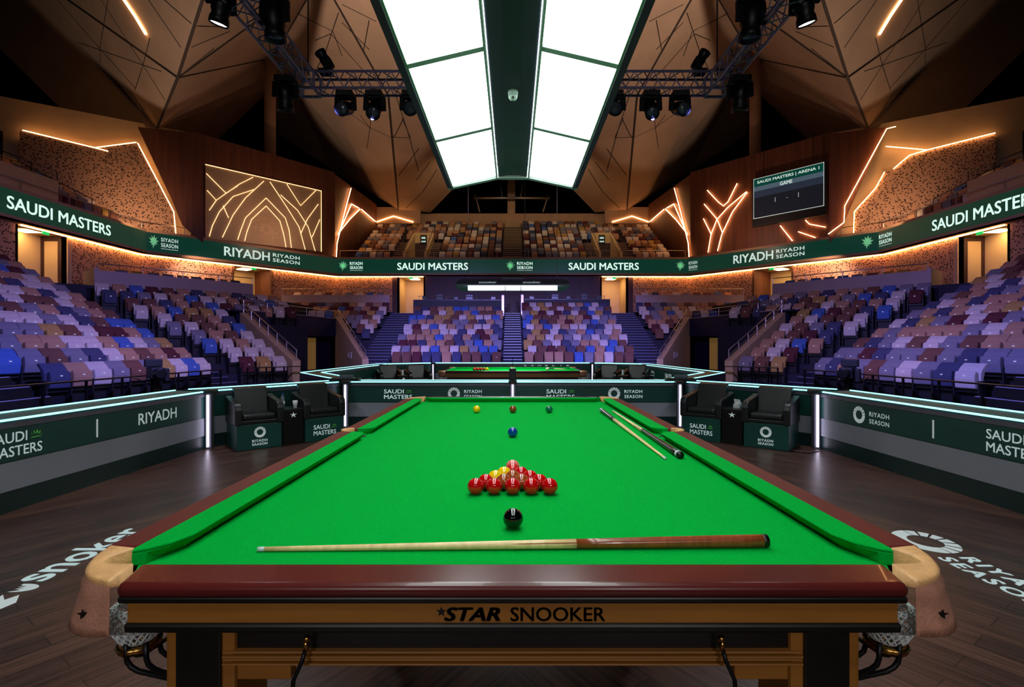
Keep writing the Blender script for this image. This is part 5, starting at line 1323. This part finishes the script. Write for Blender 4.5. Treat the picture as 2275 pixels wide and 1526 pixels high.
# glass balustrade along the upper front
def glass_rail(label, pts, z, h=.55):
    t = thing('balustrade', label, 'balustrade', (*pts[0], z), group='balcony balustrades')
    b = MB(); b.tube([(*p, z + h) for p in pts], .022, 6); part('rail', b, M['steel'], t, smooth=True)
    for a, c in zip(pts[:-1], pts[1:]):
        a, c = V2(*a), V2(*c); k = max(1, int((c - a).length / 2.2))
        for i in range(k + 1):
            p = a.lerp(c, i / k); b = MB(); b.tube([(*p, z), (*p, z + h)], .02, 6); part('post', b, M['steel'], t)
glass_rail('steel rail along the front of the upper back seats', [(-13.0, 38.35), (13.0, 38.35)], ZR1 + .16)
for s in (-1, 1):
    w = side_w[s]
    glass_rail('dark rail along the front of the %s upper side balcony' % w, [tuple(mp((-21.0, 17), s)), tuple(mp((-21.0, 28.8), s)), tuple(mp((-19.6, 30.4), s))], ZR1 + .16, .42)
# upper side balconies
for s in (-1, 1):
    w = side_w[s]; b = MB(); bp = MB()
    for r in range(6):
        x = -21.9 - .8 * r; z = 7.9 + .50 * r; y1 = 28.2 - .55 * r
        q = [mp(p, s) for p in ((x + .45, 16), (x + .45, y1), (x - .36, y1), (x - .36, 16))]; b.prism(q, 7.3, z)
        y = y1 - .4; k = 0
        while y > 17.5:
            if not (22.9 < y < 24.3) and abs(x) / y * F < 1170: UPS.append((-s * x, y, z, V2(-s, -.15)))
            y -= .57
    struct('terrace_upper_side_' + w, b, M['dark_wood'])
    q = [mp(p, s) for p in ((-21.35, 20.0), (-21.35, 23.9), (-21.5, 23.9), (-21.5, 20.0))]
    bp.prism(q, 7.9, 9.1); bp.prism([mp(p, s) for p in ((-21.35, 23.9), (-21.5, 23.9), (-25.5, 23.4), (-25.5, 23.2))], 7.9, 9.2)
    struct('wall_upper_parapet_' + w, bp, M['cream'])
    J = lambda v, z: (*mp(v, s), z)
    rails('dark handrail on the pale parapet of the %s upper side balcony' % w, [J(V2(-21.4, 20), 9.1), J(V2(-21.4, 23.9), 9.1)], .45, 'black_metal', 4, True)
    rails('dark stair rail in the %s upper side balcony' % w, [J(V2(-22.0, 26.6), 8.3), J(V2(-24.5, 25.6), 9.7)], .75, 'black_metal', 3, True)
    # black sheet put in for the dark void beyond the side wall
    b = MB(); b.wallseg(*[mp(p, s) for p in ((V2(-31, 22.8), V2(-26.2, 26.1)) if s < 0 else (V2(-26.2, 26.1), V2(-31, 22.8)))], 7.4, 12.4, .2); struct('wall_dark_void_' + w, b, M['black'])

# ---------------------------------------------------------------- roof
RV = dict(TA=(350, 284, 29.5), A0=(-90, 20, 31), A0b=(140, 246, 29.5), A1=(-60, -150, 33), A2=(498, -150, 20), A2m=(395, 172, 26.2), A3=(606, 128, 37.5), A4=(478, 316, 42),
          A5=(612, 190, 41), J=(712, -56, 28), B0=(618, 298, 45), B0b=(748, 384, 48), TB=(885, 466, 46.3), B2=(862, 210, 34.5), C1=(956, 472, 46.6), C2=(1012, 414, 43), K=(1139, 386, 42.5), K2=(1139, -70, 24))
FACETS = [('TA', 'A0b', 'A0'), ('TA', 'A0', 'A1'), ('TA', 'A1', 'A2m'), ('A1', 'A2', 'A2m'), ('TA', 'A2m', 'A3'), ('A2m', 'A2', 'J'), ('A2m', 'J', 'A3'), ('TA', 'A3', 'A5'), ('TA', 'A5', 'A4'),
          ('A3', 'J', 'B2'), ('A3', 'B2', 'TB'), ('A3', 'TB', 'B0b'), ('A3', 'B0b', 'B0'), ('J', 'K2', 'B2'), ('K2', 'C2', 'B2'), ('B2', 'C2', 'TB'), ('TB', 'C2', 'C1'), ('K2', 'K', 'C2')]
SEAMS = [('A1', 'A2m'), ('A2', 'A2m'), ('A2m', 'TA'), ('A2m', 'A3'), ('A3', 'J'), ('J', 'B2'), ('B2', 'TB'), ('A2m', 'J')]
SEAM_PX = [[(175, 95), (395, 172)], [(222, 108), (223, 140)], [(240, 0), (222, 108)], [(333, 85), (318, 145), (300, 200)], [(128, 0), (222, 108), (300, 195)], [(225, 0), (318, 145), (366, 222)], [(330, 0), (402, 106)], [(365, 0), (425, 53)], [(395, 172), (475, 108)],
           [(430, 58), (500, 60)], [(425, 105), (510, 70)], [(660, 30), (740, 70), (760, 125)], [(752, 28), (722, 118), (700, 160)], [(700, 90), (735, 75), (810, 160)], [(820, 45), (808, 110)], [(760, 10), (836, 48)], [(760, 50), (820, 110)], [(775, 250), (822, 284), (868, 305)],
           [(828, 210), (822, 284), (815, 330)], [(822, 284), (800, 256)], [(895, 265), (878, 300), (872, 305), (912, 306)], [(880, 214), (905, 290), (930, 380)], [(893, 262), (912, 306)], [(971, 376), (940, 425), (902, 463)], [(955, 360), (925, 400)], [(886, 390), (930, 330)]]
for s in (-1, 1):
    w = side_w[s]
    P = {k: Vector((-s * W(*v).x, W(*v).y, W(*v).z)) for k, v in RV.items()}
    b = MB(); idx = {k: i for i, k in enumerate(P)}
    b.add(list(P.values()), [tuple(idx[k] for k in f) for f in FACETS])
    me = solo('ceiling_' + w, b, M['roof'], kind='structure')
    bs = MB()
    for a, c in SEAMS: bs.beam(P[a] - Vector((0, .03, .03)), P[c] - Vector((0, .03, .03)), .10, .06)
    tri = [(P[f[0]], P[f[1]], P[f[2]]) for f in FACETS]
    from mathutils import geometry as geo
    eye = Vector((0, 0, CZ))
    for l in SEAM_PX:
        pts = []
        for i in range(len(l) - 1):
            for k in range(7):
                t = k / 6; px = l[i][0] + (l[i + 1][0] - l[i][0]) * t; py = l[i][1] + (l[i + 1][1] - l[i][1]) * t
                d = Vector((s * -1 * (px - CX) / F, 1, -(py - CY) / F)); best = None
                for A, B_, Cc in tri:
                    h = geo.intersect_ray_tri(A, B_, Cc, d, eye, True)
                    if h is not None and (best is None or h.y < best.y): best = h
                if best is not None: pts.append(best - d.normalized() * .02)
        for u, v in zip(pts[:-1], pts[1:]):
            if (u - v).length < 2.5: bs.beam(u, v, .045, .02)
    part('panel_seam', bs, M['seam'], me, kind='structure')
    # bright slot light in the roof
    pts = []
    for px, py in ((262, -20), (300, 36), (324, 76)):
        d = Vector((-s * (px - CX) / F, 1, -(py - CY) / F)); best = None
        for A, B_, Cc in tri:
            h = geo.intersect_ray_tri(A, B_, Cc, d, eye, True)
            if h is not None and (best is None or h.y < best.y): best = h
        pts.append(best - d.normalized() * .12)
    b = MB(); b.tube(pts, .06, 6); solo('light_strip', b, M['warm'], 'bright slot light in the faceted roof, upper %s' % w, 'light strip', 'slot lights in the roof')
    # column carrying the roof
    pc = W(600, 132, 32.5)
    b = MB(); b.lathe([(.39, 13.6), (.39, 22.2)], 24, (-s * W(600, 200, 36.3).x, 36.3, 0)); struct('column_' + w, b, M['concrete'], True)
b = MB(); p = W(1136, 430, 47.6); b.box(p.x - .36, p.x + .36, 47.5, 48.2, 12, 18); struct('column_back', b, M['concrete'])
t = thing('pipe_frame', 'pale goalpost-shaped pipe frame in the dark gap above the back wall', 'pipe frame', (W(1136, 470, 46.9)))
b = MB(); yy = 46.95
b.tube([W(1052, 440, yy), W(1222, 440, yy)], .13, 8); part('cross_pipe', b, M['steel'], t, smooth=True)
for l in ([(1056, 432), (1066, 471)], [(1218, 432), (1206, 471)]):
    b = MB(); b.tube([W(*p, yy) for p in l], .07, 6); part('stay', b, M['steel'], t)
b = MB()
for l in ([(1112, 405), (1116, 440)], [(1162, 408), (1156, 440)]): b.tube([W(*p, yy) for p in l], .05, 6)
part('hanger', b, M['steel'], t)
# dark shell behind everything
b = MB(); b.box(-40, 40, 60, 60.3, -1, 40); b.box(-40, -39.7, -5, 60, -1, 40); b.box(39.7, 40, -5, 60, -1, 40); b.box(-40, 40, -5, 60, 34, 34.3)
struct('wall_outer', b, M['black'])

# ---------------------------------------------------------------- seats
PAL = [('cream', (206, 190, 180), 'pale', 22), ('tan', (178, 134, 104), 'tan', 22), ('brown', (116, 78, 64), 'brown', 16), ('grey', (128, 122, 132), 'grey', 14), ('slate', (70, 72, 98), 'dark slate', 12), ('maroon', (92, 46, 50), 'maroon', 7), ('blue', (74, 104, 168), 'blue', 9), ('mustard', (176, 138, 78), 'mustard', 4)]
for n, c, _, _ in PAL: M['seat_' + n] = pm('seat_fabric_' + n, c, .9, noise=(45, .12), bump=(300, .15), spec=.2)
M['seat_frame'] = pm('seat_frame', (18, 18, 24), .6, noise=(20, .2))
M['tag'] = pm('seat_tag', (230, 230, 235), .3, metal=.3, emit=.25, noise=(20, .05))  # faint glow put into the plate as if it caught light
PICK = [i for i, p in enumerate(PAL) for _ in range(p[3])]
PICKU = [i for i in PICK if PAL[i][0] != 'blue' or RND.random() < .25]
def extr(prof, x0, x1, taper=0.0):
    k = len(prof); b = MB()
    zt = max(p[1] for p in prof); zb = min(p[1] for p in prof)
    def tx(x, z): return x * (1 - taper * max(0, (z - zb) / (zt - zb) - .55))
    b.add([(tx(x, z), y, z) for x in (x0, x1) for y, z in prof], [tuple(range(k))[::-1], tuple(range(k, 2 * k))] + [(i, (i + 1) % k, k + (i + 1) % k, k + i) for i in range(k)]); return b
BACK = [(.02, .40), (.05, .40), (.09, .62), (.15, .80), (.27, .90), (.25, .935), (.20, .945), (.09, .86), (.03, .79), (.00, .72), (-.01, .60)]
PAN = [(-.13, .40), (-.06, .37), (-.015, .42), (-.02, .72), (-.055, .765), (-.10, .765), (-.14, .73), (-.155, .60)]
def seat_back(): return extr(BACK, -.232, .232, .10)
def seat_pan(): return extr(PAN, -.20, .20, .06)
def seat_frame():
    b = MB()
    for s in (-1, 1): b.box(*sorted((s * .225, s * .255)), -.10, .10, 0, .56)
    b.box(-.24, .24, -.02, .06, .30, .40); b.box(-.24, .24, .10, .13, .0, .60); return b
def seat_tag():
    b = MB(); b.box(-.022, .022, -.168, -.155, .655, .678); return b
def facing(f): return math.atan2(f.x, -f.y)
cand = [q for q in SEATS if q[4] in ('side', 'angled', 'back', 'corner')]
def vis(q): px = CX + q[0] * F / q[1]; return -12 < px < 2287
cand = sorted([q for q in cand if vis(q)], key=lambda q: q[1])
near = cand[:300]; nset = set(id(q) for q in near)
proto = {}
BN = {'side': 'side stand', 'angled': 'angled block', 'back': 'back stand', 'corner': 'corner block'}
FROM = {'side': 'aisle', 'angled': 'aisle', 'back': 'middle stairs', 'corner': 'corner stairs'}
GRP = 'padded folding seats of the lower stands'
for q in near:
    x, y, z, f, blk, r, n, s = q; ci = RND.choice(PICK); nm, _, word, _ = PAL[ci]
    lb = '%s folding seat, %s %s, row %s from the front, %s from the %s' % (word, side_w[s], BN[blk], ORD[r].replace('first', 'one').replace('second', 'two') if False else ORD[r], ORD[n] if n < 20 else 'far', FROM[blk])
    lb = '%s seat in the %s %s, %s row up, %s from the %s' % (word, side_w[s], BN[blk], ORD[r], ORD[min(n, 19)], FROM[blk])
    if ci not in proto:
        t = thing('folding_seat', lb, 'seat', (0, 0, 0), 0, GRP); fm = M['seat_' + nm]
        part('backrest', seat_back(), fm, t, local=True, bevel=.022, seg=2); pn = part('seat_pan', seat_pan(), fm, t, local=True, bevel=.02, seg=2)
        part('number_plate', seat_tag(), M['tag'], pn, local=True); part('frame', seat_frame(), M['seat_frame'], t, local=True)
        proto[ci] = t; t.location = (x, y, z); t.rotation_euler = (0, 0, facing(f))
    else: copy_thing(proto[ci], (x, y, z), facing(f), lb, GRP)
rest = [q for q in SEATS if id(q) not in nset]
b = MB(); sb_, sp_ = seat_back(), seat_pan()
for q in [r_[:4] for r_ in rest] + UPS:
    x, y, z, f = q; ci = RND.choice(PICK if z < 7 else PICKU); Mx = Matrix.Translation((x, y, z)) @ Matrix.Rotation(facing(f), 4, 'Z')
    for src in (sb_, sp_): b.add([Mx @ Vector(v) for v in src.v], src.f, ci)
solo('seating', b, [M['seat_' + p[0]] for p in PAL], 'remaining padded folding seats filling the far rows and the upper balconies', 'seating', kind='stuff')

# ---------------------------------------------------------------- front-row rails, television cameras
for s in (-1, 1):
    w = side_w[s]; J = lambda v, z: (*mp(v, s), z)
    t = thing('front_rail', 'black shelf rail in front of the first row of the %s side stand' % w, 'handrail', J(V2(-9.35, 12), 0))
    b = MB(); b.prism([mp(p, s) for p in ((-9.30, 8.0), (-9.30, 16.4), (-9.46, 16.4), (-9.46, 8.0))], .60, .63); part('shelf', b, M['black_lac'], t)
    for k in range(9):
        b = MB(); y = 8.1 + k * 1.03; p = mp((-9.38, y), s); b.box(p.x - .02, p.x + .02, y - .02, y + .02, -.012, .60); part('post', b, M['black_metal'], t)
    a, c = VO + DD * -2.0 - NN * .62, VO + DD * -.1 - NN * .62
    t = thing('front_rail', 'black shelf rail in front of the first row of the %s angled block' % w, 'handrail', J(a, 0))
    b = MB(); b.prism([mp(p, s) for p in (a, c, c + NN * .14, a + NN * .14)], .60, .63); part('shelf', b, M['black_lac'], t)
    for k in range(4):
        b = MB(); p = mp(a.lerp(c, k / 3) + NN * .07, s); b.box(p.x - .02, p.x + .02, p.y - .02, p.y + .02, -.012, .60); part('post', b, M['black_metal'], t)
    # low step platform in front of the side stand
    b = MB()
    for k in range(3): b.prism([mp(p, s) for p in ((-7.6 - k * .55, 6.5), (-7.6 - k * .55, 13.2), (-9.7, 13.2), (-9.7, 6.5))], -.2, .02 + .008 * k)
    bn = MB()
    for k, (x, y0, y1, z) in enumerate(((-8.4, 7.4, 9.3, .03), (-8.9, 7.4, 8.7, .05), (-9.25, 7.6, 8.2, .25))): bn.beam(J(V2(x, y0), z), J(V2(x, y1), z), .035, .012)
    for k in range(3):
        b.prism([mp(p, s) for p in ((-9.5 - k * .42, 8.2), (-9.5 - k * .42, 10.5), (-10.8, 10.5), (-10.8, 8.2))], .0, .33 + .2 * k, 0)
        bn.beam(J(V2(-9.52 - k * .42, 8.3), .335 + .2 * k), J(V2(-9.52 - k * .42, 10.45), .335 + .2 * k), .05, .014)
    st = struct('trim_front_step_' + w, b, M['black']); part('step_nosing', bn, M['nosing_dim'], st, kind='structure')
    # television camera
    px, py = (345, 835) if s < 0 else (1884, 835)
    y = 11.6; x = -s * -abs((px - CX) * y / F); x = (px - CX) * y / F
    t = thing('television_camera', 'black television camera on a pedestal behind the %s side board' % w, 'television camera', (x, y, 0))
    b = MB(); b.lathe([(.32, 0), (.32, .08), (.12, .14), (.09, .16), (.09, .58), (.12, .62)], 18, (x, y, 0)); part('pedestal', b, M['black_metal'], t, smooth=True)
    d = Vector((-x, 3.5 - y, 0)).normalized(); Mz = Matrix.Rotation(math.atan2(d.y, d.x), 3, 'Z')
    c = Vector((x, y, .76)); b = MB(); b.obox(c, (.55, .26, .26), Mz); bd = part('body', b, M['black'], t, bevel=.03)
    Ml = d.to_track_quat('Z', 'Y').to_matrix(); b = MB(); b.lathe([(.10, .24), (.11, .30), (.09, .48), (.10, .52), (.11, .62), (.09, .62)], 18, c, Ml); ln = part('lens', b, M['black_metal'], t, smooth=True)
    b = MB(); b.lathe([(1e-4, .61), (.088, .61)], 18, c, Ml); part('glass', b, M['lens_off'], ln)
    b = MB(); b.obox(c - d * .22 + Vector((0, 0, .22)), (.16, .34, .18), Mz); part('viewfinder', b, M['black'], t, bevel=.02)
    b = MB(); side = Vector((-d.y, d.x, 0))
    for q in (-1, 1): b.tube([c + Vector((0, 0, -.12)), c + side * q * .2 - d * .2 + Vector((0, 0, -.2)), c + side * q * .30 - d * .6 + Vector((0, 0, -.12))], .018, 8)
    part('pan_handle', b, M['black_metal'], t, smooth=True)
    b = MB(); b.obox(c + side * .2 + d * .05 + Vector((0, 0, -.05)), (.2, .1, .3), Mz); part('battery_pack', b, M['black'], t, bevel=.02)
bpy.context.view_layer.update()
